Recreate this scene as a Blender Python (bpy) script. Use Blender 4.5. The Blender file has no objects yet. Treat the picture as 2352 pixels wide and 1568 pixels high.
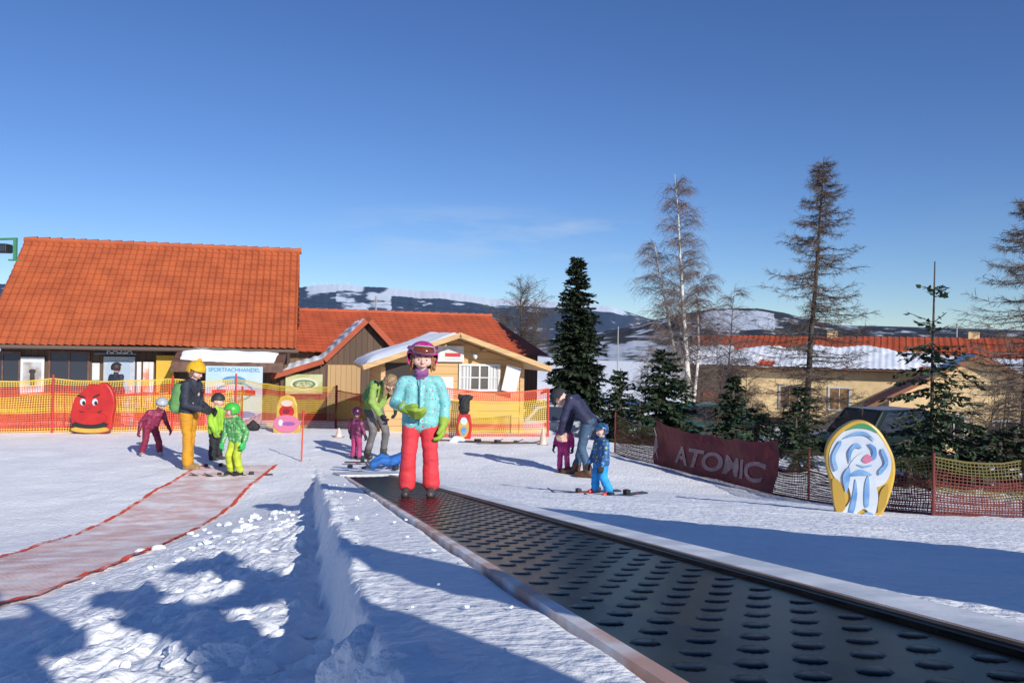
import bpy,bmesh,math,random
from mathutils import Vector,Matrix,noise
random.seed(7)
rad=math.radians
def U(a,b): return random.uniform(a,b)
sc=bpy.context.scene
COL=sc.collection
V=Vector
CZ=1.95; F=1907.0
M=Matrix.Rotation(rad(90.33),3,'X')@Matrix.Rotation(rad(1.0),3,'Z')
cam=bpy.data.objects.new('camera',bpy.data.cameras.new('camera')); COL.objects.link(cam)
cam.matrix_world=Matrix.Translation((0,0,CZ))@M.to_4x4()
cam.data.lens=F/2352*36; cam.data.sensor_width=36; cam.data.clip_start=.05; cam.data.clip_end=20000
sc.camera=cam
sc.view_settings.view_transform='Standard'; sc.view_settings.look='None'; sc.view_settings.exposure=0
# ---------- survey helpers (bearing + distance -> world)
def P(px,py,d):
    v=M@V(((px-1176)/F,(784-py)/F,-1)); v*=d/v.y; return v+V((0,0,CZ))
def sm(a,b,x):
    t=min(1,max(0,(x-a)/(b-a))); return t*t*(3-2*t)
def smax(a,b,k):
    h=max(k-abs(a-b),0)/k; return max(a,b)+h*h*k*.25
def plane(x,y): return CZ-.333-.1256*(y-.242*x)
def T(x,y):
    v=max(y-.242*x,-8); u=(x+.242*y)/1.029
    pl=CZ-.333-.1256*v
    if u<.13: dd=(.22+.23*sm(0,1.6,.1-u))*sm(0,1,(.13-u)/.08)
    elif u<1.24: dd=0
    else: dd=.02+.07*(u-1.24)
    fl=-.04*(min(max(x,1),12)-1)-.45*sm(18,24,y)-(.75*sm(.4,3,x)+.35*sm(6,12,x))*sm(16,26,y)
    z=smax(pl-dd,fl,.15)
    if .47<u<1.24 and v<12.1: z=min(z,pl-.04)
    return z
def march(px,py,fn):
    o=V((0,0,CZ)); r=P(px,py,1)-o; d=.6
    while d<200:
        q=o+r*d
        if q.z<=fn(q.x,q.y): return q
        d+=.01+d*.001
    return q
def G(px,py): return march(px,py,T)
# ---------- materials
def mat(name,c,rough=.7,c2=None,scale=5,bump=0,bscale=None,metal=0,detail=4,lo=.4,hi=.6,stretch=None,bdist=.01):
    m=bpy.data.materials.new(name); m.use_nodes=True; nt=m.node_tree; b=nt.nodes['Principled BSDF']
    b.inputs['Base Color'].default_value=(*c,1); b.inputs['Roughness'].default_value=rough; b.inputs['Metallic'].default_value=metal
    tc=nt.nodes.new('ShaderNodeTexCoord'); src=tc.outputs['Object']
    if stretch:
        mp=nt.nodes.new('ShaderNodeMapping'); mp.inputs['Scale'].default_value=stretch; nt.links.new(src,mp.inputs['Vector']); src=mp.outputs['Vector']
    if c2:
        n=nt.nodes.new('ShaderNodeTexNoise'); n.inputs['Scale'].default_value=scale; n.inputs['Detail'].default_value=detail
        nt.links.new(src,n.inputs['Vector'])
        r=nt.nodes.new('ShaderNodeValToRGB'); r.color_ramp.elements[0].position=lo; r.color_ramp.elements[1].position=hi
        r.color_ramp.elements[0].color=(*c,1); r.color_ramp.elements[1].color=(*c2,1)
        nt.links.new(n.outputs['Fac'],r.inputs['Fac']); nt.links.new(r.outputs['Color'],b.inputs['Base Color'])
    if bump:
        n2=nt.nodes.new('ShaderNodeTexNoise'); n2.inputs['Scale'].default_value=bscale or scale*3; n2.inputs['Detail'].default_value=6
        nt.links.new(src,n2.inputs['Vector'])
        bp=nt.nodes.new('ShaderNodeBump'); bp.inputs['Strength'].default_value=bump; bp.inputs['Distance'].default_value=bdist
        nt.links.new(n2.outputs['Fac'],bp.inputs['Height']); nt.links.new(bp.outputs['Normal'],b.inputs['Normal'])
    return m
def nod(nt,t,**k):
    n=nt.nodes.new(t)
    for a,b in k.items(): setattr(n,a,b)
    return n
def plank_mat(name,c,c2,axis='X',w=.15,gap=.08,rough=.7):
    m=bpy.data.materials.new(name); m.use_nodes=True; nt=m.node_tree; b=nt.nodes['Principled BSDF']; L=nt.links.new
    b.inputs['Roughness'].default_value=rough
    tc=nod(nt,'ShaderNodeTexCoord'); sp=nod(nt,'ShaderNodeSeparateXYZ'); L(tc.outputs['Object'],sp.inputs[0])
    dv=nod(nt,'ShaderNodeMath',operation='DIVIDE'); L(sp.outputs[axis],dv.inputs[0]); dv.inputs[1].default_value=w
    fl=nod(nt,'ShaderNodeMath',operation='FLOOR'); L(dv.outputs[0],fl.inputs[0])
    fr=nod(nt,'ShaderNodeMath',operation='FRACT'); L(dv.outputs[0],fr.inputs[0])
    wn=nod(nt,'ShaderNodeTexWhiteNoise',noise_dimensions='1D'); L(fl.outputs[0],wn.inputs['W'])
    mp=nod(nt,'ShaderNodeMapping'); mp.inputs['Scale'].default_value=(12,12,1.2) if axis=='X' else (1.2,12,12); L(tc.outputs['Object'],mp.inputs[0])
    ns=nod(nt,'ShaderNodeTexNoise'); ns.inputs['Scale'].default_value=2; ns.inputs['Detail'].default_value=5; L(mp.outputs[0],ns.inputs['Vector'])
    ad=nod(nt,'ShaderNodeMath',operation='ADD'); L(wn.outputs['Value'],ad.inputs[0]); L(ns.outputs['Fac'],ad.inputs[1])
    hf=nod(nt,'ShaderNodeMath',operation='MULTIPLY'); L(ad.outputs[0],hf.inputs[0]); hf.inputs[1].default_value=.55
    mx=nod(nt,'ShaderNodeMix',data_type='RGBA'); L(hf.outputs[0],mx.inputs['Factor']); mx.inputs['A'].default_value=(*c,1); mx.inputs['B'].default_value=(*c2,1)
    gt=nod(nt,'ShaderNodeMath',operation='GREATER_THAN'); L(fr.outputs[0],gt.inputs[0]); gt.inputs[1].default_value=gap
    m2=nod(nt,'ShaderNodeMix',data_type='RGBA'); L(gt.outputs[0],m2.inputs['Factor']); m2.inputs['A'].default_value=(c[0]*.3,c[1]*.3,c[2]*.3,1); L(mx.outputs['Result'],m2.inputs['B'])
    L(m2.outputs['Result'],b.inputs['Base Color'])
    return m
def dots_mat(name,base,cols,scale=22,size=.28,rough=.6):
    m=bpy.data.materials.new(name); m.use_nodes=True; nt=m.node_tree; b=nt.nodes['Principled BSDF']; L=nt.links.new
    b.inputs['Roughness'].default_value=rough
    tc=nod(nt,'ShaderNodeTexCoord'); vo=nod(nt,'ShaderNodeTexVoronoi'); vo.inputs['Scale'].default_value=scale; vo.inputs['Randomness'].default_value=.6
    L(tc.outputs['Object'],vo.inputs['Vector'])
    lt=nod(nt,'ShaderNodeMath',operation='LESS_THAN'); L(vo.outputs['Distance'],lt.inputs[0]); lt.inputs[1].default_value=size
    sp=nod(nt,'ShaderNodeSeparateColor'); L(vo.outputs['Color'],sp.inputs[0])
    r=nod(nt,'ShaderNodeValToRGB'); r.color_ramp.interpolation='CONSTANT'
    e=r.color_ramp.elements
    while len(e)<len(cols): e.new(.5)
    for i,c in enumerate(cols): e[i].position=i/len(cols); e[i].color=(*c,1)
    L(sp.outputs[0],r.inputs['Fac'])
    mx=nod(nt,'ShaderNodeMix',data_type='RGBA'); L(lt.outputs[0],mx.inputs['Factor']); mx.inputs['A'].default_value=(*base,1); L(r.outputs['Color'],mx.inputs['B'])
    L(mx.outputs['Result'],b.inputs['Base Color'])
    return m
def cloth(name,c,var=.75,rough=.75): return mat(name,c,rough,tuple(x*var for x in c),8,.25,60,bdist=.004)
snow=mat('snow',(.96,.96,.96),.6,(.88,.89,.91),1.7,.65,22,detail=8,bdist=.03)
snow_top=mat('snow_on_roof',(.9,.92,.95),.6,(.84,.87,.92),2,.4,9,bdist=.03)
snow_chunk_m=mat('snow_chunk',(.95,.95,.96),.6,(.88,.9,.93),9,1.0,60,bdist=.012)
# ---------- mesh helpers
def mk(name,vs,fs,m=None,parent=None,smooth=False,mats=None,mi=None):
    me=bpy.data.meshes.new(name); me.from_pydata([tuple(v) for v in vs],[],fs)
    o=bpy.data.objects.new(name,me); COL.objects.link(o)
    for x in (mats or ([m] if m else [])): me.materials.append(x)
    if mi: me.polygons.foreach_set('material_index',mi)
    if smooth: me.polygons.foreach_set('use_smooth',[True]*len(me.polygons))
    me.update()
    if parent: o.parent=parent
    return o
def thing(name,loc,yaw=0,label='',cat='',group=None,**k):
    e=bpy.data.objects.new(name,None); COL.objects.link(e); e.location=loc; e.rotation_euler=(0,0,yaw); e.empty_display_size=.2
    e['label']=label; e['category']=cat
    if group: e['group']=group
    return e
def tag(o,label,cat,group=None):
    o['label']=label; o['category']=cat
    if group: o['group']=group
    return o
def bevel(o,w,s=2):
    b=o.modifiers.new('b','BEVEL'); b.width=w; b.segments=s; b.limit_method='ANGLE'; return o
def box(name,par,x0,x1,y0,y1,z0,z1,m,bv=0):
    vs=[(x,y,z) for x in(x0,x1) for y in(y0,y1) for z in(z0,z1)]
    fs=[(0,1,3,2),(4,6,7,5),(0,4,5,1),(2,3,7,6),(0,2,6,4),(1,5,7,3)]
    o=mk(name,vs,fs,m,par)
    if bv: bevel(o,bv)
    return o
def prism(name,par,pts,y0,y1,m,bv=0,smooth=False):
    n=len(pts); vs=[(x,y0,z) for x,z in pts]+[(x,y1,z) for x,z in pts]
    fs=[tuple(range(n)),tuple(range(2*n-1,n-1,-1))]+[(i,i+n,(i+1)%n+n,(i+1)%n) for i in range(n)]
    o=mk(name,vs,fs,m,par)
    bm=bmesh.new(); bm.from_mesh(o.data); bmesh.ops.recalc_face_normals(bm,faces=bm.faces); bm.to_mesh(o.data); bm.free()
    if bv: bevel(o,bv)
    return o
def slab(name,par,quad,th,m):
    q=[V(p) for p in quad]; n=(q[1]-q[0]).cross(q[3]-q[0]).normalized()
    if n.z<0: n=-n
    vs=q+[p-n*th for p in q]
    o=mk(name,vs,[(0,1,2,3),(7,6,5,4),(0,4,5,1),(1,5,6,2),(2,6,7,3),(3,7,4,0)],m,par)
    bm=bmesh.new(); bm.from_mesh(o.data); bmesh.ops.recalc_face_normals(bm,faces=bm.faces); bm.to_mesh(o.data); bm.free()
    return o
def text(name,par,s,size,loc,rot,m,ext=.002,shear=0,align='CENTER',bold=.012):
    c=bpy.data.curves.new(name,'FONT'); c.body=s; c.size=size; c.extrude=ext; c.align_x=align; c.align_y='CENTER'; c.shear=shear; c.offset=size*bold
    t=bpy.data.objects.new(name,c); COL.objects.link(t)
    dg=bpy.context.evaluated_depsgraph_get(); me=bpy.data.meshes.new_from_object(t.evaluated_get(dg))
    bpy.data.objects.remove(t); o=bpy.data.objects.new(name,me); COL.objects.link(o); me.materials.clear(); me.materials.append(m)
    o.location=loc; o.rotation_euler=rot; o.parent=par; return o
def tube(vs,fs,p0,p1,r0,r1,n=4):
    d=(p1-p0)
    if d.length<1e-6: return
    d.normalize(); a=d.orthogonal().normalized(); b=d.cross(a); i0=len(vs)
    for p,r in((p0,r0),(p1,r1)):
        for k in range(n):
            t=2*math.pi*k/n; vs.append(p+(a*math.cos(t)+b*math.sin(t))*r)
    for k in range(n): fs.append((i0+k,i0+(k+1)%n,i0+n+(k+1)%n,i0+n+k))
def cyl(name,par,p0,p1,r0,r1,m,n=12):
    vs=[];fs=[]; tube(vs,fs,V(p0),V(p1),r0,r1,n); fs.append(tuple(range(n-1,-1,-1))); fs.append(tuple(range(n,2*n)))
    return mk(name,vs,fs,m,par)
def rm(name,caps,voxel,m,par=None,smooth=3,wr=0,wf=12,mats=None,mfn=None):
    bm=bmesh.new()
    for a,b,ra,rb in caps:
        a=V(a);b=V(b)
        for p,r in((a,ra),(b,rb)):
            bmesh.ops.create_icosphere(bm,subdivisions=2,radius=r,matrix=Matrix.Translation(p))
        d=b-a
        if d.length>1e-4:
            q=d.to_track_quat('Z','Y').to_matrix().to_4x4()
            bmesh.ops.create_cone(bm,cap_ends=True,segments=14,radius1=ra*.99,radius2=rb*.99,depth=d.length,matrix=Matrix.Translation((a+b)/2)@q)
    me=bpy.data.meshes.new(name); bm.to_mesh(me); bm.free()
    t=bpy.data.objects.new('t',me); COL.objects.link(t)
    r=t.modifiers.new('r','REMESH'); r.mode='VOXEL'; r.voxel_size=voxel
    s=t.modifiers.new('s','SMOOTH'); s.factor=.5; s.iterations=smooth
    dg=bpy.context.evaluated_depsgraph_get(); me2=bpy.data.meshes.new_from_object(t.evaluated_get(dg))
    bpy.data.objects.remove(t); me2.name=name
    if wr:
        nn=[v.normal.copy() for v in me2.vertices]
        for v,n in zip(me2.vertices,nn):
            c=v.co*wf; a=noise.noise(V((c.x*.8,c.y*.8,c.z*1.6))); b_=1-abs(noise.noise(V((c.x*1.1+9,c.y*1.1,c.z*2.4))))*2
            v.co+=n*wr*(a+.45*b_-.3)
    me2.materials.clear()
    for x in (mats or [m]): me2.materials.append(x)
    if mfn: me2.polygons.foreach_set('material_index',[mfn(p.center) for p in me2.polygons])
    me2.polygons.foreach_set('use_smooth',[True]*len(me2.polygons))
    o=bpy.data.objects.new(name,me2); COL.objects.link(o)
    if par: o.parent=par
    return o

# ================= WORLD / SUN =================
el=rad(25); sd=V((.54,-.84,0)).normalized()
w=bpy.data.worlds.new('World'); sc.world=w; w.use_nodes=True; nt=w.node_tree; L=nt.links.new
bg=nt.nodes['Background']; sky=nod(nt,'ShaderNodeTexSky',sky_type='NISHITA'); sky.sun_disc=False
sky.sun_elevation=el; sky.sun_rotation=math.atan2(sd.x,sd.y); sky.altitude=1200; sky.air_density=1.0; sky.dust_density=.15; sky.ozone_density=5
bg.inputs['Strength'].default_value=.115
hs=nod(nt,'ShaderNodeHueSaturation'); hs.inputs['Hue'].default_value=.511; hs.inputs['Saturation'].default_value=1.1; hs.inputs['Value'].default_value=.98; L(sky.outputs[0],hs.inputs['Color'])
tc=nod(nt,'ShaderNodeTexCoord'); mp=nod(nt,'ShaderNodeMapping'); mp.inputs['Scale'].default_value=(4.5,3.0,24); mp.inputs['Location'].default_value=(.6,0,.3); L(tc.outputs['Generated'],mp.inputs[0])
ns=nod(nt,'ShaderNodeTexNoise'); ns.inputs['Scale'].default_value=1.6; ns.inputs['Detail'].default_value=7; ns.inputs['Roughness'].default_value=.5; L(mp.outputs[0],ns.inputs['Vector'])
rp=nod(nt,'ShaderNodeValToRGB'); rp.color_ramp.elements[0].position=.48; rp.color_ramp.elements[1].position=.85; L(ns.outputs['Fac'],rp.inputs[0])
sp=nod(nt,'ShaderNodeSeparateXYZ'); L(tc.outputs['Generated'],sp.inputs[0])
r2=nod(nt,'ShaderNodeValToRGB'); e=r2.color_ramp.elements; e[0].position=.085; e[0].color=(0,0,0,1); e[1].position=.12; e[1].color=(1,1,1,1)
x=e.new(.145); x.color=(1,1,1,1); x=e.new(.17); x.color=(0,0,0,1); L(sp.outputs['Z'],r2.inputs[0])
r3=nod(nt,'ShaderNodeValToRGB'); e=r3.color_ramp.elements; e[0].position=.38; e[0].color=(.1,.1,.1,1); e[1].position=.47; e[1].color=(1,1,1,1)
x=e.new(.56); x.color=(1,1,1,1); x=e.new(.62); x.color=(.05,.05,.05,1)
sx_=nod(nt,'ShaderNodeMath',operation='MULTIPLY_ADD'); L(sp.outputs['X'],sx_.inputs[0]); sx_.inputs[1].default_value=.5; sx_.inputs[2].default_value=.5; L(sx_.outputs[0],r3.inputs[0])
mu=nod(nt,'ShaderNodeMath',operation='MULTIPLY'); L(rp.outputs[0],mu.inputs[0]); L(r2.outputs[0],mu.inputs[1])
mu1=nod(nt,'ShaderNodeMath',operation='MULTIPLY'); L(mu.outputs[0],mu1.inputs[0]); L(r3.outputs[0],mu1.inputs[1])
mu2=nod(nt,'ShaderNodeMath',operation='MULTIPLY'); L(mu1.outputs[0],mu2.inputs[0]); mu2.inputs[1].default_value=.6
mx=nod(nt,'ShaderNodeMix',data_type='RGBA'); L(mu2.outputs[0],mx.inputs['Factor']); L(hs.outputs[0],mx.inputs['A']); mx.inputs['B'].default_value=(5.4,6.1,7.0,1)
L(mx.outputs['Result'],bg.inputs['Color'])
sun=bpy.data.lights.new('sun','SUN'); sun.energy=5; sun.angle=rad(.5); sun.color=(1,.965,.90)
so=bpy.data.objects.new('sun',sun); COL.objects.link(so)
ld=V((-sd.x*math.cos(el),-sd.y*math.cos(el),-math.sin(el))); so.rotation_euler=ld.to_track_quat('-Z','Y').to_euler()

# ================= GROUND =================
def lin(a,b,s):
    n=max(1,round((b-a)/s)); return [a+(b-a)*i/n for i in range(n)]
us=[-2500,-900,-400,-200,-120,-80,-60]+lin(-50,-12,1.5)+lin(-12,-3,.11)+lin(-3,-1.4,.04)+lin(-1.4,.04,.016)+[.04,.06,.08,.1,.115,.13,.15]+lin(.17,.46,.02)+[.46,.472,.8,1.22,1.241,1.26]+lin(1.28,3,.04)+lin(3,12,.1)+lin(12,50,1.2)+[50,60,80,120,200,400,900,2500]
vs_=[-300,-60,-20,-8]+lin(-6,.4,.2)+lin(.4,4,.018)+lin(4,8,.04)+lin(8,17,.08)+lin(17,40,.5)+lin(40,80,4)+[80,100,150,250,450,900,2000,4500,9000]
verts=[];nu=len(us)
def mic(x,y,u,v):
    if abs(u)>60 or v>60: return 0
    c=V((x,y,0)); a=.016*noise.noise(c*1.1)
    if .46<u<1.245 and v<12.1: return -.02
    f=1
    if .1<u<1.25: f=.35
    n2=noise.noise(c*4.3); a+=f*(.008*n2+.006*noise.noise(c*9.7+V((5,0,0)))+.005*abs(noise.noise(c*19)))
    if u<0 or u>2: a+=-.018*max(0,noise.noise(c*3.1+V((2,7,0)))-.3)+.004*noise.noise(V((u*3,v*1.3,2)))
    k=sm(-1.7,-.5,u)*(1-sm(-.03,.06,u))*(1-sm(5.5,9,v))
    if k>0:
        n1=noise.noise(c*4+V((0,9,0))); n3=abs(noise.noise(c*9)); cell=noise.noise(c*14+V((3,0,0)))
        a+=k*(.075*max(0,n1)+.035*n3+.03*noise.noise(c*1.9)+.026*max(0,cell)+.010*noise.noise(c*33))
    if .05<u<.2: a+=.03*noise.noise(V((v*4,3,1)))+.012*noise.noise(V((v*15,3,1)))
    return a
for v in vs_:
    for u in us:
        uu=u
        if .03<u<.16: uu=u+.035*noise.noise(V((v*2.3,0,7)))+.016*noise.noise(V((v*9,0,7)))+.006*noise.noise(V((v*30,u*60,7)))
        x=(1.029*uu-.242*v)/1.0586; y=v+.242*x
        xt=(1.029*u-.242*v)/1.0586; yt=v+.242*xt
        verts.append((x,y,T(xt,yt)+mic(x,y,u,v)))
faces=[(j*nu+i,j*nu+i+1,(j+1)*nu+i+1,(j+1)*nu+i) for j in range(len(vs_)-1) for i in range(nu-1)]
g=mk('ground',verts,faces,snow,smooth=True); g['kind']='structure'; g['label']='trampled snow slope beside the conveyor'
# ================= HILLS =================
def hill(name,prof,d0,d1,snowfn,c_for,c_snow,lab,step=7,rows=26,rough=.03,px0=-700,px1=3100,soft=.1,ns_=25):
    m=bpy.data.materials.new(name); m.use_nodes=True; nt=m.node_tree; b=nt.nodes['Principled BSDF']; b.inputs['Roughness'].default_value=.95; b.inputs['Specular IOR Level'].default_value=.1
    at=nod(nt,'ShaderNodeAttribute',attribute_name='snow'); tc=nod(nt,'ShaderNodeTexCoord')
    n=nod(nt,'ShaderNodeTexNoise'); n.inputs['Scale'].default_value=ns_/d1; n.inputs['Detail'].default_value=9; n.inputs['Roughness'].default_value=.65; nt.links.new(tc.outputs['Object'],n.inputs['Vector'])
    a=nod(nt,'ShaderNodeMath',operation='ADD'); nt.links.new(at.outputs['Fac'],a.inputs[0]); nt.links.new(n.outputs['Fac'],a.inputs[1])
    r=nod(nt,'ShaderNodeValToRGB'); r.color_ramp.elements[0].position=.96-soft; r.color_ramp.elements[1].position=.96+soft*.4
    r.color_ramp.elements[0].color=(*c_for,1); r.color_ramp.elements[1].color=(*c_snow,1)
    nt.links.new(a.outputs[0],r.inputs[0]); nt.links.new(r.outputs[0],b.inputs['Base Color'])
    vs=[];sv=[]
    pxs=[px0+i*step for i in range(int((px1-px0)/step)+1)]
    def pr(px):
        for (a0,b0),(a1,b1) in zip(prof,prof[1:]):
            if a0<=px<=a1: return b0+(b1-b0)*(px-a0)/(a1-a0)
        return prof[-1][1]
    for j in range(rows+1):
        t=j/rows
        for px in pxs:
            d=d0+(d1-d0)*t; top=P(px,pr(px),d1).z
            p=P(px,784,d); z0=-6
            nz=noise.noise(V((px*.012,t*3,d1)))*.6+noise.noise(V((px*.04,t*9,d1)))*.35
            z=z0+(top-z0)*(t**1.15)*(1+nz*rough*4*(1-t)) + top*rough*.3*noise.noise(V((px*.15,t*5,1)))
            vs.append((p.x,p.y,z)); sv.append(max(0,min(1,snowfn(px,t)+.3*noise.noise(V((px*.02,t*7,3)))+.12*noise.noise(V((px*.07,t*20,3))))))
    k=len(pxs); fs=[(j*k+i,j*k+i+1,(j+1)*k+i+1,(j+1)*k+i) for j in range(rows) for i in range(k-1)]
    o=mk(name,vs,fs,m,smooth=True); at=o.data.attributes.new('snow','FLOAT','POINT'); at.data.foreach_set('value',sv)
    o['kind']='structure'; o['label']=lab; return o
def s_far(px,t):
    s=.22
    if t>.84: s=.22+.5*(sm(690,720,px)*(1-sm(820,845,px))+sm(865,900,px)*(1-sm(1420,1450,px)))
    if 770<px<900 and .4<t<.9: s=.45
    return s
hill('far_mountain_ridge',[(-700,640),(-200,648),(0,652),(400,660),(690,660),(720,655),(770,652),(830,658),(880,660),(960,668),(1000,668),(1080,678),(1130,686),(1200,688),(1300,694),(1400,704),(1440,716),(1500,735),(1650,745),(2000,748),(2352,758),(3100,770)],2600,4200,s_far,(.05,.08,.135),(.56,.63,.74),'distant forested mountain ridge with snowy top',step=4,rows=40,ns_=60)  # bluish aerial haze is mixed into the forest and snow colours
def s_mid(px,t):
    s=.28
    if 1610<px<1780 and .5<t<.93: s=.62
    if 1330<px<1700 and t<.5: s=.42
    return s
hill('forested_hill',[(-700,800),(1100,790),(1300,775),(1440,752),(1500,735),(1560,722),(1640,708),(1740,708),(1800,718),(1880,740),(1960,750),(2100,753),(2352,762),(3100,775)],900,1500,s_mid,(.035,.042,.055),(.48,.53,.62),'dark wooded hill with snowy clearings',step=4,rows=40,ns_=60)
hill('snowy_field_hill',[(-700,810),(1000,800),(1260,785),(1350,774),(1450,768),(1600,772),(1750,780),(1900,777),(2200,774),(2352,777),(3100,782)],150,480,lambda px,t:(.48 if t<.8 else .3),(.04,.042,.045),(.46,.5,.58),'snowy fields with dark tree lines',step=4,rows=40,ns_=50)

# ================= MAGIC CARPET =================
rubber=mat('black_rubber',(.008,.010,.008),.28,(.016,.016,.010),5,.12,30,bdist=.002)
rubber.node_tree.nodes['Principled BSDF'].inputs['Specular IOR Level'].default_value=.11
rubber2=mat('rubber_studs',(.003,.003,.003),.3); rubber2.node_tree.nodes['Principled BSDF'].inputs['Specular IOR Level'].default_value=.16
alu=mat('snowy_metal_strip',(.62,.65,.7),.45,(.9,.91,.93),5,.2,30,metal=0,detail=8)
orange_edge=mat('weathered_orange_edge',(.6,.36,.28),.6,(.82,.8,.8),5,detail=7)
def B(u,v,h=0):
    x=(1.029*u-.242*v)/1.0586; y=v+.242*x; return V((x,y,plane(x,y)+h))
lift=thing('conveyor_lift',(0,0,0),0,'black rubber conveyor lift running down the snow bank','ski lift')
VE=12.1
def strip(name,prof,m,v0=-1.2,v1=VE,n=120):
    vs=[];k=len(prof)
    for j in range(n+1):
        v=v0+(v1-v0)*j/n
        for i,(u,h) in enumerate(prof): vs.append(B(u,v,h))
    fs=[(j*k+i,j*k+i+1,(j+1)*k+i+1,(j+1)*k+i) for j in range(n) for i in range(k-1)]
    return mk(name,vs,fs,m,lift)
strip('side_rail',[(.482,-.05),(.482,.012),(.51,.014),(.516,-.03)],orange_edge)
strip('side_rail',[(1.085,-.03),(1.087,.010),(1.104,.012),(1.104,-.03)],rubber2)
strip('wooden_edge',[(1.1045,-.03),(1.1045,.018),(1.112,.018),(1.1125,-.03)],mat('brown_wood_edge',(.35,.2,.12),.6,(.5,.35,.25),4))
strip('side_rail',[(1.1127,-.05),(1.1127,.019),(1.17,.018),(1.245,.014),(1.25,-.08)],alu)
vs=[];fs=[];mi=[]
n=160
for j in range(n+1):
    v=-1.2+(VE+1.2)*j/n
    for i in range(5):
        u=.515+.577*i/4; vs.append(B(u,v,.0-.006*math.sin(math.pi*i/4)+.0015*noise.noise(V((v*3,i,0)))))
for j in range(n):
    for i in range(4): fs.append((5*j+i,5*j+i+1,5*j+i+6,5*j+i+5)); mi.append(0)
row=0; v=-.2
while v<VE-.05:
    for k in range(6):
        uc=.572+(k+(.5 if row%2 else 0))*.105
        if uc>1.065: continue
        i0=len(vs); ang=U(0,.4); hb=-.006*math.sin(math.pi*(uc-.515)/.577)+.0008
        for a in range(20):
            t=2*math.pi*a/20+ang; r=.029 if a%2 else .0255
            vs.append(B(uc+r*math.cos(t),v+r*math.sin(t),hb+.0003))
        for a in range(20):
            t=2*math.pi*a/20+ang; r=.023 if a%2 else .021
            vs.append(B(uc+r*math.cos(t),v+r*math.sin(t),hb+(.0026 if a%2 else .0018)))
        for a in range(20):
            t=2*math.pi*a/20+ang; r=.011
            vs.append(B(uc+r*math.cos(t),v+r*math.sin(t),hb+.003))
        for a in range(20):
            b=(a+1)%20; fs.append((i0+a,i0+b,i0+20+b,i0+20+a)); fs.append((i0+20+a,i0+20+b,i0+40+b,i0+40+a)); mi+=[1,1]
        fs.append(tuple(i0+40+a for a in range(20))); mi.append(1)
    v+=.088; row+=1
mk('belt',vs,fs,None,lift,mats=[rubber,rubber2],mi=mi,smooth=True)
e0=[B(.42,VE-.02,.03),B(1.25,VE-.02,.03),B(1.3,VE+.75,.055),B(.35,VE+.75,.055)]
slab('end_cover',lift,e0,.1,mat('grey_plate',(.5,.52,.55),.5,(.7,.72,.75),4))

# ================= RED MAT PATH =================
def mat_path():
    m=bpy.data.materials.new('red_mesh_mat'); m.use_nodes=True; nt=m.node_tree; b=nt.nodes['Principled BSDF']; L=nt.links.new
    b.inputs['Roughness'].default_value=.8
    tc=nod(nt,'ShaderNodeTexCoord'); n=nod(nt,'ShaderNodeTexNoise'); n.inputs['Scale'].default_value=2.6; n.inputs['Detail'].default_value=9; n.inputs['Roughness'].default_value=.65; L(tc.outputs['Object'],n.inputs['Vector'])
    ck=nod(nt,'ShaderNodeTexChecker'); ck.inputs['Scale'].default_value=40; L(tc.outputs['Object'],ck.inputs['Vector'])
    r=nod(nt,'ShaderNodeValToRGB'); e=r.color_ramp.elements; e[0].position=.36; e[0].color=(.66,.36,.30,1); e[1].position=.6; e[1].color=(.88,.80,.80,1)
    x=e.new(.48); x.color=(.76,.54,.50,1)
    L(n.outputs['Fac'],r.inputs[0]); mx=nod(nt,'ShaderNodeMix',data_type='RGBA'); mx.inputs['B'].default_value=(.86,.8,.8,1); L(r.outputs[0],mx.inputs['A'])
    ml=nod(nt,'ShaderNodeMath',operation='MULTIPLY'); L(ck.outputs['Fac'],ml.inputs[0]); ml.inputs[1].default_value=.4; L(ml.outputs[0],mx.inputs['Factor'])
    L(mx.outputs['Result'],b.inputs['Base Color'])
    return m
cl=[(-3.15,2.2),(-3.2,4.3),(-3.3,5.8),(-3.5,7.2),(-3.75,9.2),(-4.05,11.2),(-4.25,13.1)]
def along(cl,n):
    out=[]
    for i in range(n+1):
        t=i/n*(len(cl)-1); k=min(int(t),len(cl)-2); f=t-k
        out.append(V(cl[k]).lerp(V(cl[k+1]),f))
    return out
pth=thing('floor_mat',(0,0,0),0,'faded red mesh walking mat laid over the snow','mat')
NP=240
pts=along(cl,NP); vs=[];ev=[[],[]]
for i,p in enumerate(pts):
    q=pts[min(i+6,NP)]-pts[max(i-6,0)]; nx=V((q.y,-q.x)).normalized(); wob=.03*noise.noise(V((i*.05,1,0)))
    for k in range(13):
        a=p+nx*(-.56+1.12*k/12+wob); u=(a.x+.242*a.y)/1.029; v=a.y-.242*a.x
        vs.append((a.x,a.y,T(a.x,a.y)+mic(a.x,a.y,u,v)+.014+.008*noise.noise(V((a.x*6,a.y*6,0)))))
    for s in(0,1):
        sg=(-1,1)[s]; jag=.022*noise.noise(V((i*.17,s*9,0)))+.02*noise.noise(V((i*.7,s,4)))
        for t in(.535-.02*jag,.582+jag):
            a=p+nx*(sg*t+wob); u=(a.x+.242*a.y)/1.029; v=a.y-.242*a.x
            ev[s].append((a.x,a.y,T(a.x,a.y)+mic(a.x,a.y,u,v)+.022+.006*noise.noise(V((a.x*9,a.y*9,0)))))
mk('mat_surface',vs,[(j*13+i,j*13+i+1,(j+1)*13+i+1,(j+1)*13+i) for j in range(NP) for i in range(12)],mat_path(),pth,smooth=True)
rede=mat('red_mat_edge',(.75,.08,.035),.7,(.8,.5,.46),4,lo=.5,hi=.64,detail=8)
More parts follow.
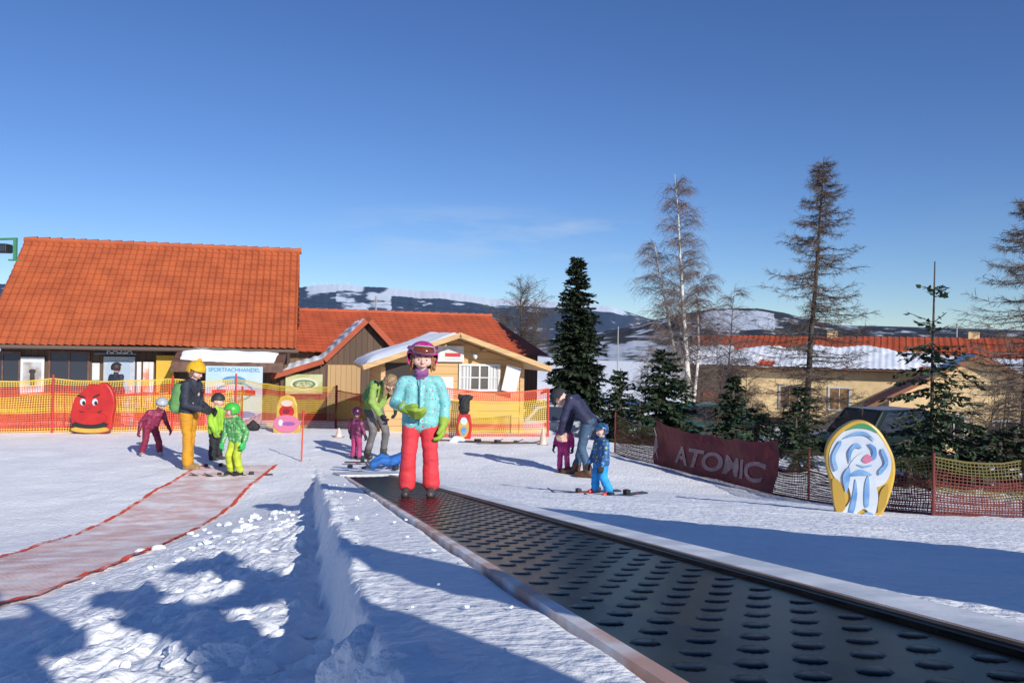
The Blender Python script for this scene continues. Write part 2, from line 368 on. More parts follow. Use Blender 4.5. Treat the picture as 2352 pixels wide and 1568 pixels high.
for s in(0,1): mk('mat_edge',ev[s],[(2*j,2*j+1,2*j+3,2*j+2) for j in range(NP)],rede,pth)

# ================= BUILDINGS =================
tile=mat('orange_roof_tile',(.46,.108,.034),.7,(.35,.078,.027),1.6,.25,30,detail=8,lo=.35,hi=.65)
tile2=mat('red_roof_tile',(.44,.085,.03),.7,(.35,.068,.025),1.2,.25,30,detail=8)
darkwood=plank_mat('dark_wood_planks',(.07,.04,.025),(.14,.08,.045),'X',.18)
lightwood=plank_mat('pale_pine_planks',(.47,.28,.11),(.62,.39,.17),'Z',.17,.05)
lightwoodv=plank_mat('pine_door_planks',(.40,.24,.10),(.5,.31,.14),'X',.16,.06)
pine=mat('pine_board',(.55,.36,.16),.6,(.46,.28,.12),3,stretch=(1,1,6))
brown=mat('brown_board',(.10,.045,.03),.6,(.16,.08,.05),5)
glass=mat('window_glass',(.03,.035,.045),.06); glass.node_tree.nodes['Principled BSDF'].inputs['Specular IOR Level'].default_value=.7
whitep=mat('white_paint',(.62,.62,.6),.5,(.54,.54,.52),6)
plaster=mat('yellow_plaster',(.78,.57,.30),.85,(.68,.49,.25),2,.2,20)
greyp=mat('grey_blue_door',(.42,.46,.5),.5,(.36,.4,.44),4)
black=mat('black_metal',(.015,.015,.017),.5)
def tileroof(name,par,x0,x1,ya,za,yb,zb,m,step=.27,per=.21,amp=.02,dx=.035,flip=1):
    Ls=math.hypot(yb-ya,zb-za); nr=round(Ls/step); ty=(yb-ya)/Ls; tz=(zb-za)/Ls; ny=-tz*(1 if ty>0 else -1); nz=abs(ty)
    cols=int((x1-x0)/dx); rows=[]
    for r in range(nr): rows+=[(r*Ls/nr+.001,.04),((r+1)*Ls/nr,.004)]
    vs=[]
    for ri,(s,h) in enumerate(rows):
        for c in range(cols+1):
            x=x0+(x1-x0)*c/cols; ph=(x/per)%1; k=int(x/per)
            w=amp*(math.sin(ph*2*math.pi)*.9+.35*math.sin(ph*4*math.pi))
            jit=.008*noise.noise(V((k*3.1,(ri//2)*2.7,1)))+.045*noise.noise(V((x*.35,s*.5,4)))
            hh=h+w+jit; y=ya+ty*s+ny*hh; z=za+tz*s+nz*hh; vs.append((x,y,z))
    fs=[(j*(cols+1)+i,j*(cols+1)+i+1,(j+1)*(cols+1)+i+1,(j+1)*(cols+1)+i) for j in range(len(rows)-1) for i in range(cols)]
    if ty<0: fs=[f[::-1] for f in fs]
    return mk(name,vs,fs,m,par)
def window(par,x0,x1,z0,z1,y,fm,gm=glass,fw=.06,mull=1,trans=0,name='window'):
    wn=box(name,par,x0,x1,y-.012,y+.02,z0,z1,gm)
    vs=[];fs=[]
    def bx(a,b,c,d,yy0,yy1):
        i=len(vs); vs.extend([(x,yv,z) for x in(a,b) for yv in(yy0,yy1) for z in(c,d)])
        fs.extend([tuple(i+k for k in f) for f in [(0,1,3,2),(4,6,7,5),(0,4,5,1),(2,3,7,6),(0,2,6,4),(1,5,7,3)]])
    bx(x0-fw,x0,z0-fw,z1+fw,y-.05,y+.01); bx(x1,x1+fw,z0-fw,z1+fw,y-.05,y+.01); bx(x0+.0005,x1-.0005,z1,z1+fw,y-.048,y+.01); bx(x0+.0005,x1-.0005,z0-fw,z0,y-.052,y+.01)
    for k in range(mull):
        c=x0+(x1-x0)*(k+1)/(mull+1); bx(c-.02,c+.02,z0+.0005,z1-.0005,y-.04,y-.013)
    for k in range(trans):
        c=z0+(z1-z0)*(k+1)/(trans+1); bx(x0+.0005,x1-.0005,c-.014,c+.014,y-.036,y-.0135)
    f=mk('frame',vs,fs,fm,wn); return wn
AN=math.atan2(.237,.9715)
# --- ski shop
eL=P(-45,787,23)
b1=thing('ticket_shop',(eL.x,eL.y,-.45),AN,'low shop building with steep orange tiled roof','building')
Lb=8.44; EZ=CZ+.45-.2; RZ=5.5
box('wall',b1,.3,Lb-.25,.65,6.5,-.3,EZ+.35,darkwood)
mk('gable_wall',[(Lb-.28,.7,EZ+.3),(Lb-.28,3.6,RZ-.25),(Lb-.28,6.5,EZ+.3)],[(0,1,2)],darkwood,b1)
mk('gable_wall',[(.33,.7,EZ+.3),(.33,3.6,RZ-.25),(.33,6.5,EZ+.3)],[(2,1,0)],darkwood,b1)
slab('roof',b1,[(0,.02,EZ-.04),(Lb,.02,EZ-.04),(Lb,3.6,RZ-.06),(0,3.6,RZ-.06)],.1,brown)
slab('roof',b1,[(0,7.2,EZ-.04),(Lb,7.2,EZ-.04),(Lb,3.62,RZ-.06),(0,3.62,RZ-.06)],.1,brown)
tileroof('roof_tiles',b1,-.03,Lb+.03,0,EZ,3.6,RZ,tile)
tileroof('roof_tiles',b1,-.03,Lb+.03,7.2,EZ,3.6,RZ,tile)
vs=[];fs=[]
for k in range(24):
    x=-.05+k*(Lb+.1)/24; tube(vs,fs,V((x,3.6,RZ+.02)),V((x+(Lb+.1)/24+.04,3.6,RZ+.04)),.085,.11,8)
mk('ridge_tiles',vs,fs,tile,b1)
cyl('gutter',b1,(-.1,-.06,EZ-.05),(Lb+.1,-.06,EZ-.07),.06,.06,mat('gutter_metal',(.12,.08,.06),.5))
def bxp(px,yl=.65):
    k=(px-1176)/F
    ax,ay=math.cos(AN),math.sin(AN); ox=eL.x-ay*yl; oy=eL.y+ax*yl
    return (k*oy-ox)/(ax-k*ay)
window(b1,bxp(118),bxp(203),.9,1.98,.65,brown)
window(b1,bxp(-30),bxp(45),.9,1.95,.65,brown)
box('lower_panel',b1,bxp(112),bxp(208),.6,.648,.1,.8,mat('wood_panel',(.28,.15,.08),.6,(.2,.1,.06),4))
pp=box('poster',b1,bxp(52),bxp(106),.52,.56,.75,1.85,whitep); box('poster_picture',pp,bxp(58),bxp(100),.505,.518,.95,1.7,mat('poster_grey',(.45,.45,.45),.5,(.3,.25,.22),3))
rm('poster_dog',[((bxp(80),.5,1.1),(bxp(80),.5,1.35),.07,.06),((bxp(77),.5,1.45),(bxp(83),.5,1.45),.06,.06)],.02,mat('dog_black',(.04,.035,.03),.8),pp)
box('notice',b1,bxp(214),bxp(231),.6,.64,1.2,1.7,whitep)
d=box('door',b1,bxp(240),bxp(312),.58,.66,-.02,1.9,greyp,.01)
box('door_glass',d,bxp(250),bxp(300),.565,.578,.9,1.75,mat('door_glass',(.35,.42,.5),.1)); box('handle',d,bxp(302),bxp(306),.53,.575,.9,1.05,alu)
sg=box('sign',b1,bxp(228),bxp(322),.1,.14,EZ-.24,EZ-.04,black); text('sign_lettering',sg,'KASSA',.24,(bxp(275,.1),.095,EZ-.13),(rad(90),0,0),mat('sign_letter',(.45,.45,.47),.5))
for a,b,c in((318,328,'w'),(332,345,'r'),(346,356,'w')): box('banner',b1,bxp(a),bxp(b),.5,.53,.4,1.75,mat('banner_'+c,(.65,.2,.12) if c=='r' else (.6,.55,.52),.6,(.7,.6,.55),3))
box('yellow_panel',b1,bxp(362),bxp(402),.5,.64,.3,1.95,mat('yellow_panel',(.6,.36,.03),.6))
aw=[(bxp(398,-.6),-.9,EZ-.42),(bxp(652,-.6),-.9,EZ-.46),(bxp(660,.1),.35,EZ-.0),(bxp(412,.1),.35,EZ+.04)]
slab('canopy',b1,aw,.1,brown); box('canopy_fascia',b1,aw[0][0],aw[1][0],-.96,-.905,EZ-.68,EZ-.4,brown)
vs=[];nx,ny=40,8
for j in range(ny+1):
    for i in range(nx+1):
        s=i/nx;t=j/ny; p=V(aw[0]).lerp(V(aw[1]),.03+s*.9).lerp(V(aw[3]).lerp(V(aw[2]),.05+s*.9),t*.95); e_=min(s,1-s,t+.02,1.02-t)
        h=.10*min(1,e_*9)**.5+.03*noise.noise(p*3); vs.append(p+V((0,.03+.07*(1-t)+.1*noise.noise(p*2)*(1-t),h)))
mk('canopy_snow',vs,[(j*(nx+1)+i,j*(nx+1)+i+1,(j+1)*(nx+1)+i+1,(j+1)*(nx+1)+i) for j in range(ny) for i in range(nx)],snow_top,b1,smooth=True)
bn=thing('sports_banner',P(536,965,21.5),rad(4),'white and blue sports shop banner with oval emblem','banner')
lb=mat('banner_blue',(.05,.25,.45),.5,(.1,.32,.5),5); wb=mat('banner_white',(.52,.62,.66),.5,(.42,.58,.65),1.5)
box('banner_sheet',bn,-.72,.72,0,.03,-.25,1.4,wb)
text('banner_lettering',bn,'SPORTFACHHANDEL',.138,(0,-.004,1.3),(rad(90),0,0),lb)
def disc(name,par,cx,cz,rx,rz,y,m,n=32,rot=0,th=.006,jag=0):
    pts=[]
    for k in range(n):
        t=2*math.pi*k/n; r=1+(jag*(k%2)); x=rx*r*math.cos(t); z=rz*r*math.sin(t)
        pts.append((cx+x*math.cos(rot)-z*math.sin(rot),cz+x*math.sin(rot)+z*math.cos(rot)))
    return prism(name,par,pts,y-th,y,m)
redp=mat('red_paint',(.5,.025,.018),.35,(.42,.018,.018),4)
disc('emblem',bn,0,.72,.5,.26,-.001,lb,rot=.1); disc('emblem',bn,0,.72,.44,.21,-.009,wb,rot=.1)
box('emblem',bn,-.55,.55,-.03,-.016,.66,.79,redp); text('banner_lettering',bn,'SPORT',.15,(0,-.034,.725),(rad(90),0,0),wb,shear=.3)
disc('emblem',bn,0,1.03,.3,.12,-.001,lb); disc('emblem',bn,-.2,.25,.3,.1,-.001,lb); disc('emblem',bn,.3,.15,.26,.08,-.001,lb)
# --- red roofed hall behind
a=P(640,0,32.6); b=P(1140,0,35.8); ang=math.atan2(b.y-a.y,b.x-a.x); Lh=(b.xy-a.xy).length
b2=thing('red_roofed_hall',(a.x,a.y,-.5),ang,'long hall with plain red tiled roof','building')
RZ2=CZ+.5+1.26; EZ2=CZ+.5-.35
tileroof('roof',b2,-1,Lh,-3.7,EZ2,0,RZ2,tile2,dx=.06,per=.3,amp=.012); tileroof('roof',b2,-1,Lh,3.7,EZ2,0,RZ2,tile2,dx=.2,per=1.2)
mk('roof_hip',[(Lh-.02,0,RZ2),(Lh-.02,-3.7,EZ2),(Lh+1.2,-3.7,EZ2),(Lh+1.2,3.7,EZ2),(Lh-.02,3.7,EZ2)],[(0,1,2),(0,2,3),(0,3,4)],tile2,b2)
box('wall',b2,-.8,Lh+.9,-3.2,3.2,-.5,EZ2,darkwood)
vs=[];fs=[]
for k in range(26):
    x=-1+k*(Lh+1)/26; tube(vs,fs,V((x,0,RZ2+.02)),V((x+(Lh+1)/26+.04,0,RZ2+.04)),.08,.1,8)
mk('ridge_tiles',vs,fs,tile2,b2)
# --- dark barn with snowy slope
a=P(845,727,26); b3=thing('wooden_barn',(a.x,a.y,-.47),AN,'dark timber barn with snow sliding on tiled roof','barn')
AZ=a.z+.47
prof=[(0,AZ),(-1.36,AZ-1.36),(-2.9,AZ-1.86)]
prof2=[(0,AZ),(.85,AZ-.9),(1.5,AZ-1.5)]
DB=6.5
def roofstrip(name,par,pr,y0,y1,off,m,th=.08):
    vs=[];
    for x,z in pr: vs+=[(x,y0,z+off),(x,y1,z+off)]
    vs2=[(x,y,z-th) for x,y,z in vs]; n=len(vs); k=len(pr)
    fs=[(2*i,2*i+1,2*i+3,2*i+2) for i in range(k-1)]+[(n+2*i,n+2*i+2,n+2*i+3,n+2*i+1) for i in range(k-1)]
    fs+=[(2*i,2*i+2,n+2*i+2,n+2*i) for i in range(k-1)]+[(2*i+1,n+2*i+1,n+2*i+3,2*i+3) for i in range(k-1)]+[(0,n,n+1,1),(n-2,n-1,2*n-1,2*n-2)]
    return mk(name,vs+vs2,fs,m,par)
roofstrip('roof',b3,prof,-.25,DB,0,tile2); roofstrip('roof',b3,prof2,-.25,DB,.002,tile2)
def snowroof(name,par,pr,y0,y1,thick,nx=30,ny=60,ragged=.3,ribs=0,m=snow_top):
    vs=[]; L_=[0]
    for p,q in zip(pr,pr[1:]): L_.append(L_[-1]+math.dist(p,q))
    for j in range(ny+1):
        for i in range(nx+1):
            s=i/nx; t=j/ny; dd=s*L_[-1]; k=0
            while k<len(L_)-2 and dd>L_[k+1]: k+=1
            f=(dd-L_[k])/(L_[k+1]-L_[k]); x=pr[k][0]+(pr[k+1][0]-pr[k][0])*f; z=pr[k][1]+(pr[k+1][1]-pr[k][1])*f
            y=y0+(y1-y0)*t; c=V((x*2,y*2,z)); e_=min(s+.0,1-s,t,1-t); h=thick*min(1,e_*8)**.5*(1+.5*noise.noise(c*.7))
            h+=ribs*math.sin(dd*2*math.pi/.3)
            if s<.25: h-=ragged*max(0,(.25-s)*4+noise.noise(c*1.3)-.35)
            vs.append((x,y,z+h))
    k=nx+1
    return mk(name,vs,[(j*k+i,j*k+i+1,(j+1)*k+i+1,(j+1)*k+i) for j in range(ny) for i in range(nx)],m,par,smooth=True)
snowroof('roof_snow',b3,prof,-.15,DB,.1,nx=60,ragged=.12,ribs=.022)
mk('wall',[(-1.25,0,AZ-1.45),(0,0,AZ-.1),(.85,0,AZ-1.0),(1.4,0,AZ-1.5),(1.4,0,-.3),(-2.6,0,-.3),(-2.6,0,AZ-1.88)],[(0,1,2,3,4,5,6)],darkwood,b3)
mk('wall',[(-2.6,0,-.3),(-2.6,DB,-.3),(-2.6,DB,AZ-1.9),(-2.6,0,AZ-1.9)],[(0,1,2,3)],darkwood,b3)
for pr in(prof,[(0,AZ),(.85,AZ-.9),(1.5,AZ-1.5)]):
    for p,q in zip(pr,pr[1:]):
        slab('barge_board',b3,[(p[0],-.31,p[1]+.03),(p[0],-.255,p[1]+.03),(q[0],-.255,q[1]+.03),(q[0],-.31,q[1]+.03)],.16,tile2)
box('door',b3,-1.2,-.2,-.06,-.004,-.1,1.75,lightwoodv); 
s=box('sign',b3,-2.45,-1.35,-.1,-.03,.85,1.45,mat('sign_green',(.36,.4,.16),.5,(.5,.5,.28),3)); disc('sign_oval',s,-1.9,1.15,.42,.2,-.102,mat('cream',(.6,.56,.4),.5)); disc('sign_oval',s,-1.9,1.15,.34,.13,-.112,mat('dgreen',(.05,.16,.05),.5)); disc('sign_oval',s,-1.9,1.15,.28,.09,-.12,mat('cream2',(.55,.5,.35),.5,(.2,.25,.1),12))
# --- kiosk
a=P(1055,768,18.6); kz=-.07
b4=thing('wooden_kiosk',(a.x,a.y,kz),AN,'small pale pine kiosk with snow on its gabled roof','kiosk')
A=a.z-kz
hw=2.12; dr=.74
box('wall',b4,-1.68,1.62,.45,4.2,-.3,A-dr+.08,lightwood)
mk('gable_wall',[(-1.68,.451,A-dr+.08),(1.62,.451,A-dr+.08),(0.0,.451,A-.1)],[(0,1,2)],lightwood,b4)
slab('roof',b4,[(-hw,-.1,A-dr),(0,-.1,A),(0,4.6,A),(-hw,4.6,A-dr)],.08,pine)
slab('roof',b4,[(hw,-.1,A-dr),(0.001,-.1,A),(0.001,4.6,A),(hw,4.6,A-dr)],.08,pine)
snowroof('roof_snow',b4,[(-hw+.03,A-dr+.01),(0,A+.01)],-.02,4.5,.13,nx=24,ragged=0)
snowroof('roof_snow',b4,[(0.01,A+.01),(hw-.6,A-dr*.7)],.3,4.5,.05,nx=20,ragged=0)
for sx in(-1,1):
    slab('barge_board',b4,[(0.0,-.17,A+.04),(0.0,-.11,A+.04),(sx*hw*1.01,-.11,A-dr+.04),(sx*hw*1.01,-.17,A-dr+.04)],.11,pine)
for xx in(-1.68,1.62-.08): box('corner_post',b4,xx-.01,xx+.09,.42,.449,-.3,A-dr-.02,pine)
window(b4,.13,1.0,1.02,1.55,.45,whitep,mat('window_dim',(.10,.09,.08),.15),.05,3,1)
cur=mat('white_curtain',(.6,.6,.6),.8)
for x0,x1 in((.14,.36),(.78,1.0)):
    vs=[(x0+(x1-x0)*i/10,.43+.012*math.sin(i*1.7),z) for z in(1.02,1.54) for i in range(11)]
    mk('curtain',vs,[(i,i+1,i+12,i+11) for i in range(10)],cur,b4)
sh=box('shutter',b4,1.05,1.4,.1,.14,1.0,1.6,cur); sh.rotation_euler=(0,rad(12),0); sh.location=(-.2,.1,.25)
s=box('sign',b4,-.42,.18,.36,.40,A-.62,A-.26,whitep); box('sign_bar',s,-.25,.1,.345,.358,A-.5,A-.42,redp); box('sign_line',s,-.3,-.05,.352,.359,A-.33,A-.315,greyp); box('sign_line',s,-.3,.12,.352,.359,A-.37,A-.357,greyp); box('sign_line',s,-.25,.12,.352,.359,A-.56,A-.547,greyp)
box('notice_board',b4,-.55,-.05,.38,.42,.75,1.3,mat('notice',(.42,.53,.58),.5,(.6,.6,.56),4))
box('dark_opening_panel',b4,-1.6,-.7,.43,.448,.9,1.6,mat('painted_dark_inside',(.03,.022,.018),.8))  # flat panel, the unlit inside of the opening is painted on it
rm('wall_lamp',[((.42,.38,A-.42),(.42,.3,A-.46),.05,.05),((.42,.25,A-.48),(.42,.22,A-.52),.06,.04)],.015,whitep,b4)
for sx in(-1.0,-.3,.6): cyl('rafter',b4,(sx,.0,A-dr*abs(sx)/hw-.13),(sx,.5,A-dr*abs(sx)/hw-.13),.035,.035,pine,4)
# --- right farmhouse
a=P(1575,0,45); b=P(2480,0,37.5); an=math.atan2(b.y-a.y,b.x-a.x); Lf=(b.xy-a.xy).length
b5=thing('yellow_farmhouse',(a.x,a.y,-2.5),an,'long yellow plastered house with snowy red roof','house')
E5=CZ+2.5-.85; R5=CZ+2.5+.85
tileroof('roof',b5,0,Lf,-.0,E5,4,R5,tile2,dx=.08,per=.3); tileroof('roof',b5,0,Lf,8,E5,4,R5,tile2,dx=.3,per=1.2)
vs=[];nx,ny=220,24
for j in range(ny+1):
    for i in range(nx+1):
        s=i/nx;t=j/ny; x=Lf*(s); k=.62+.16*noise.noise(V((x*.5,3,0)))+.08*noise.noise(V((x*2,3,0)))-.25*sm(.55,.8,s); f=t*k; h=.07*min(1,min(t+.05,1.02-t)*7)**.5+.018*math.sin(x*2*math.pi/.3)
        h-=.16*max(0,noise.noise(V((x*.55,f*4,6)))+.35*noise.noise(V((x*2.5,f*9,6)))-.12)
        vs.append((x,-.08+4*f,E5+(R5-E5)*f+h+.02))
mk('roof_snow',vs,[(j*(nx+1)+i,j*(nx+1)+i+1,(j+1)*(nx+1)+i+1,(j+1)*(nx+1)+i) for j in range(ny) for i in range(nx)],mat('bluish_roof_snow',(.62,.67,.76),.6,(.78,.8,.85),1.5),b5,smooth=True)  # snow tone darker and bluer than on the other roofs
box('wall',b5,3.1,Lf-.3,.45,7.3,-.6,E5+.0,plaster); box('timber_wall',b5,.2,3.1,.4,7.2,-.6,E5+.0,darkwood)
box('eave_board',b5,0,Lf,-.05,.0,E5-.12,E5+.02,brown)
cyl('gutter',b5,(0,-.1,E5-.05),(Lf,-.1,E5-.05),.05,.05,brown)
orw=mat('orange_window',(.4,.2,.07),.3,(.15,.09,.05),3)
for x in(5.2,7.6,10.3,12.8): window(b5,x,x+.9,1.55,2.6,.45,whitep,orw,.09,1,0)
box('door',b5,1.2,2.6,.32,.39,-.4,2.2,mat('red_brown_door',(.25,.08,.04),.6)); box('garage_door',b5,3.6,6.2,.38,.44,-.5,1.0,black)
for x in(7.2,14): box('chimney',b5,x,x+.5,3.8,4.3,R5-.4,R5+.3,plaster)
# annex
a=P(2250,812,32.5); b6=thing('yellow_annex_house',(a.x,a.y,-2.5),rad(-24),'yellow plastered gabled annex with brown eaves','house')
A6=a.z+2.5
mk('wall',[(-3.2,0,-.6),(3.4,0,-.6),(3.4,0,A6-2.0),(0,0,A6-.15),(-3.2,0,A6-1.9),(-3.2,6,-.6),(3.4,6,-.6),(3.4,6,A6-2.0),(0,6,A6-.15),(-3.2,6,A6-1.9)],[(0,1,2,3,4),(9,8,7,6,5),(0,4,9,5),(1,6,7,2)],plaster,b6)
for sx in(-1,1):
    slab('roof',b6,[(sx*4.2,-.35,A6-2.35),(0,-.35,A6),(0,6.2,A6),(sx*4.2,6.2,A6-2.35)],.12,tile2)
    slab('barge_board',b6,[(sx*4.2,-.41,A6-2.32),(0,-.41,A6+.03),(0,-.36,A6+.03),(sx*4.2,-.36,A6-2.32)],.15,mat('timber_edge',(.28,.12,.06),.6))
slab('roof_snow',b6,[(-1.6,-.3,A6-.87),(-.1,-.33,A6-.03),(-.1,6.1,A6-.03),(-1.9,6.1,A6-1.03)],.01,snow_top)
window(b6,-1.2,-.5,1.2,2.0,0,whitep,glass,.09,1,0); window(b6,.55,1.25,.95,1.85,0,whitep,glass,.09,1,0); box('window_sill',b6,-1.35,-.35,-.12,-.055,1.02,1.09,whitep)
for px,py,d in((864,680,48),(2198,742,60),(1420,750,70)):
    p=P(px,py,d); o=thing('utility_pole',(p.x,p.y,-1),0,'thin grey utility pole with crossarm','pole')
    cyl('pole',o,(0,0,-2),(0,0,p.z+1),.06,.045,mat('pole_grey',(.3,.28,.26),.8)); cyl('crossarm',o,(-.5,0,p.z+.7),(.5,0,p.z+.7),.03,.03,black,6)
wp=[P(690,690,50),P(864,688,48),P(1260,722,52),P(1420,756,70)]; vs=[];fs=[]
for p,q in zip(wp,wp[1:]):
    pr_=None
    for i in range(13):
        t=i/12; c=p.lerp(q,t)-V((0,0,.5*4*t*(1-t)*.4))
        if pr_ is not None: tube(vs,fs,pr_,c,.012,.012,3)
        pr_=c
wr_=mk('overhead_wire',vs,fs,black); tag(wr_,'thin dark overhead wire strung between poles','wire')
p=P(-30,560,15); lp=thing('floodlight_pole',(p.x,p.y,0),0,'green steel pole carrying a black floodlight','lamp')
grn=mat('green_metal',(.05,.22,.1),.5)
cyl('pole',lp,(0,0,-.3),(0,0,p.z+.2),.05,.05,grn); cyl('bracket',lp,(0,0,p.z+.08),(.52,0,p.z+.1),.02,.02,grn,6)
box('bracket_plate',lp,.49,.54,-.03,.03,p.z-.28,p.z+.12,grn); box('bracket_plate',lp,.40,.6,-.02,.02,p.z-.3,p.z-.27,grn)
box('lamp_head',lp,.18,.42,-.12,.1,p.z-.16,p.z+.0,black,.02); box('lamp_glass',lp,.2,.4,-.135,-.122,p.z-.14,p.z-.03,glass)
for i,px in enumerate((722,738,752,768,782,800)):
    p=P(px,655,4190); o=thing('wind_turbine',(p.x,p.y,p.z-14),0,'tiny white wind turbine on the distant ridge','wind turbine','wind turbines on the ridge')
    cyl('tower',o,(0,0,-20),(0,0,30),1.2,.7,whitep,6)
    vs=[];fs=[]
    for k in range(3):
        t=2*math.pi*k/3+i*.7; tube(vs,fs,V((0,-2,30)),V((13*math.cos(t),-2,30+13*math.sin(t))),.5,.2,3)
    mk('rotor',vs,fs,whitep,o)
# --- unseen hut added to cast the wedge shadow right of the belt
def pers(pp,ss): 
    x=pp*.84-ss*.54; y=pp*.54+ss*.84; return V((x,y,T(x,y)))
hb=pers(2.92,-1.15); hut=thing('shadow_casting_hut',(hb.x,hb.y,hb.z),math.atan2(.54,.84),'unseen small timber hut added to cast a shadow beside the conveyor','hut')
box('wall',hut,-.85,.85,-1.7,-.1,-.4,1.15,darkwood); mk('gable_wall',[(-.85,-.1,1.15),(.85,-.1,1.15),(.0,-.1,1.95)],[(0,2,1)],darkwood,hut); mk('gable_wall',[(-.85,-1.7,1.15),(.85,-1.7,1.15),(.0,-1.7,1.95)],[(0,1,2)],darkwood,hut)
for sx in(-1,1): slab('roof',hut,[(sx*1.0,-1.9,1.06),(0,-1.9,2.02),(0,.05,2.02),(sx*1.0,.05,1.06)],.06,brown)
dd_=box('door',hut,-.35,.35,-1.76,-1.705,-.1,1.1,lightwoodv); box('handle',dd_,.22,.27,-1.8,-1.765,.5,.62,alu)

# ================= NET FENCES =================
def hgt(p,px,py): return P(px,py,p.y).z-p.z
ny_=mat('yellow_net',(.62,.40,.03),.6); nr_=mat('orange_red_net',(.60,.075,.025),.6); nd_=mat('dark_red_net',(.12,.018,.012),.7); ng_=mat('green_yellow_net',(.11,.085,.015),.7)  # slope-edge net colours darkened to stand for backlight
postm=mat('red_post',(.5,.03,.025),.5); postd=mat('dark_red_post',(.16,.025,.02),.6)
def net(name,par,pts,H,cell,bands,wd=.011,sag=.05,seed=0,lean=0):
    mats=[]; 
    for _,m in bands:
        if m not in mats: mats.append(m)
    seg=[0]
    for p,q in zip(pts,pts[1:]): seg.append(seg[-1]+(q-p).length)
    Lt=seg[-1]; Hl=H if isinstance(H,list) else [H]*len(pts); Hm=max(Hl)
    def at(s,h):
        k=0
        while k<len(seg)-2 and s>seg[k+1]: k+=1
        f=(s-seg[k])/(seg[k+1]-seg[k]); p=pts[k].lerp(pts[k+1],f); d=(pts[k+1]-pts[k]).normalized(); nn=V((-d.y,d.x,0))
        c=noise.noise(V((s*.9,h*1.5,seed))); c2=noise.noise(V((s*.35,1,seed)))
        top=(Hl[k]+(Hl[k+1]-Hl[k])*f)*(1-sag*4*f*(1-f))+.05*c2
        return p+V((0,0,h*top))+nn*(.07*c+lean*h)+d*.04*noise.noise(V((s*1.2,h*3,seed+5)))+V((0,0,.03*h*noise.noise(V((s*2,h*4,seed+8))))),d
    def mt(h,s=0):
        h=h+.05*noise.noise(V((s*.8,2,seed)))
        for hf,m in bands:
            if h<=hf: return mats.index(m)
        return mats.index(bands[-1][1])
    vs=[];fs=[];mi=[]
    nh=int(Hm/cell); step=.2; ns=int(Lt/step)
    for r in range(nh+1):
        h=r/nh; wz=wd/2*(2.2 if r in(0,nh) else 1)
        for k in range(ns+1):
            p,d=at(Lt*k/ns,h); vs+=[p-V((0,0,wz)),p+V((0,0,wz))]
        b0=len(vs)-2*(ns+1)
        for k in range(ns): fs.append((b0+2*k,b0+2*k+2,b0+2*k+3,b0+2*k+1)); mi.append(mt(h,Lt*k/ns))
    nc=int(Lt/cell); hs=[i/10 for i in range(11)]
    for c in range(nc+1):
        b0=len(vs)
        for h in hs:
            p,d=at(Lt*c/nc,h); vs+=[p-d*wd/2,p+d*wd/2]
        for k in range(10): fs.append((b0+2*k,b0+2*k+1,b0+2*k+3,b0+2*k+2)); mi.append(mt(hs[k]+.05,Lt*c/nc))
    return mk(name,vs,fs,None,par,mats=mats,mi=mi)
def post(par,p,H,m,r=.022,lean=0):
    return cyl('post',par,p+V((0,0,-.25)),p+V((lean,0,H)),r,r*.9,m,8)
gl=[G(-120,998),G(120,994),G(395,990),G(540,988),G(770,985)]
f1=thing('safety_net_fence',(0,0,0),0,'sagging yellow and orange safety net fence','fence')
net('net',f1,gl,1.12,.047,[(.12,ny_),(.36,nr_),(.74,ny_),(.88,nr_),(1,ny_)],seed=1,wd=.012)
for i in(0,1,2,3,4): post(f1,gl[i],1.2 if i!=3 else 1.25,postm)
f2=thing('safety_net_fence',(0,0,0),0,'second orange safety net hanging behind the first','fence')
g2=[p+V((0,.45,0)) for p in gl[:4]]
net('net',f2,g2,.85,.036,[(.55,nr_),(.62,ny_),(1,nr_)],wd=.017,seed=3,sag=.1)
for i in(0,1,2,3): post(f2,g2[i],.95,postm)
gk=[G(772,985),G(1010,1004),G(1258,1003)]
f3=thing('safety_net_fence',(0,0,0),0,'yellow net fence strung in front of the kiosk','fence')
net('net',f3,gk,1.05,.045,[(.08,nr_),(.16,ny_),(.3,nr_),(.8,ny_),(1,nr_)],seed=6,sag=.12,wd=.014)
for i,hh in((0,1.2),(1,.9),(2,1.05)): post(f3,gk[i],hh,postm,.028)
gpx=[(1412,1040,950),(1510,1068,978),(1640,1100,1004),(1757,1130,1024),(1857,1150,1032),(1990,1168,1040),(2143,1182,1046),(2352,1192,1062),(2600,1205,1075)]
grt=[G(a,b) for a,b,c in gpx]; gh=[hgt(p,a,c) for p,(a,b,c) in zip(grt,gpx)]
f4=thing('safety_net_fence',(0,0,0),0,'dark red and green safety net along the slope edge','fence')
net('net',f4,grt,gh,.042,[(.35,nd_),(.5,ng_),(.75,nd_),(1,ng_)],wd=.009,seed=9,sag=.08)
net('lower_net',f4,[p+V((0,.06,0)) for p in grt],[h*.6 for h in gh],.034,[(1,nd_)],wd=.011,seed=12,sag=.2)
for i in(0,2,4,6,7): post(f4,grt[i],gh[i]+.03,postd,.016)
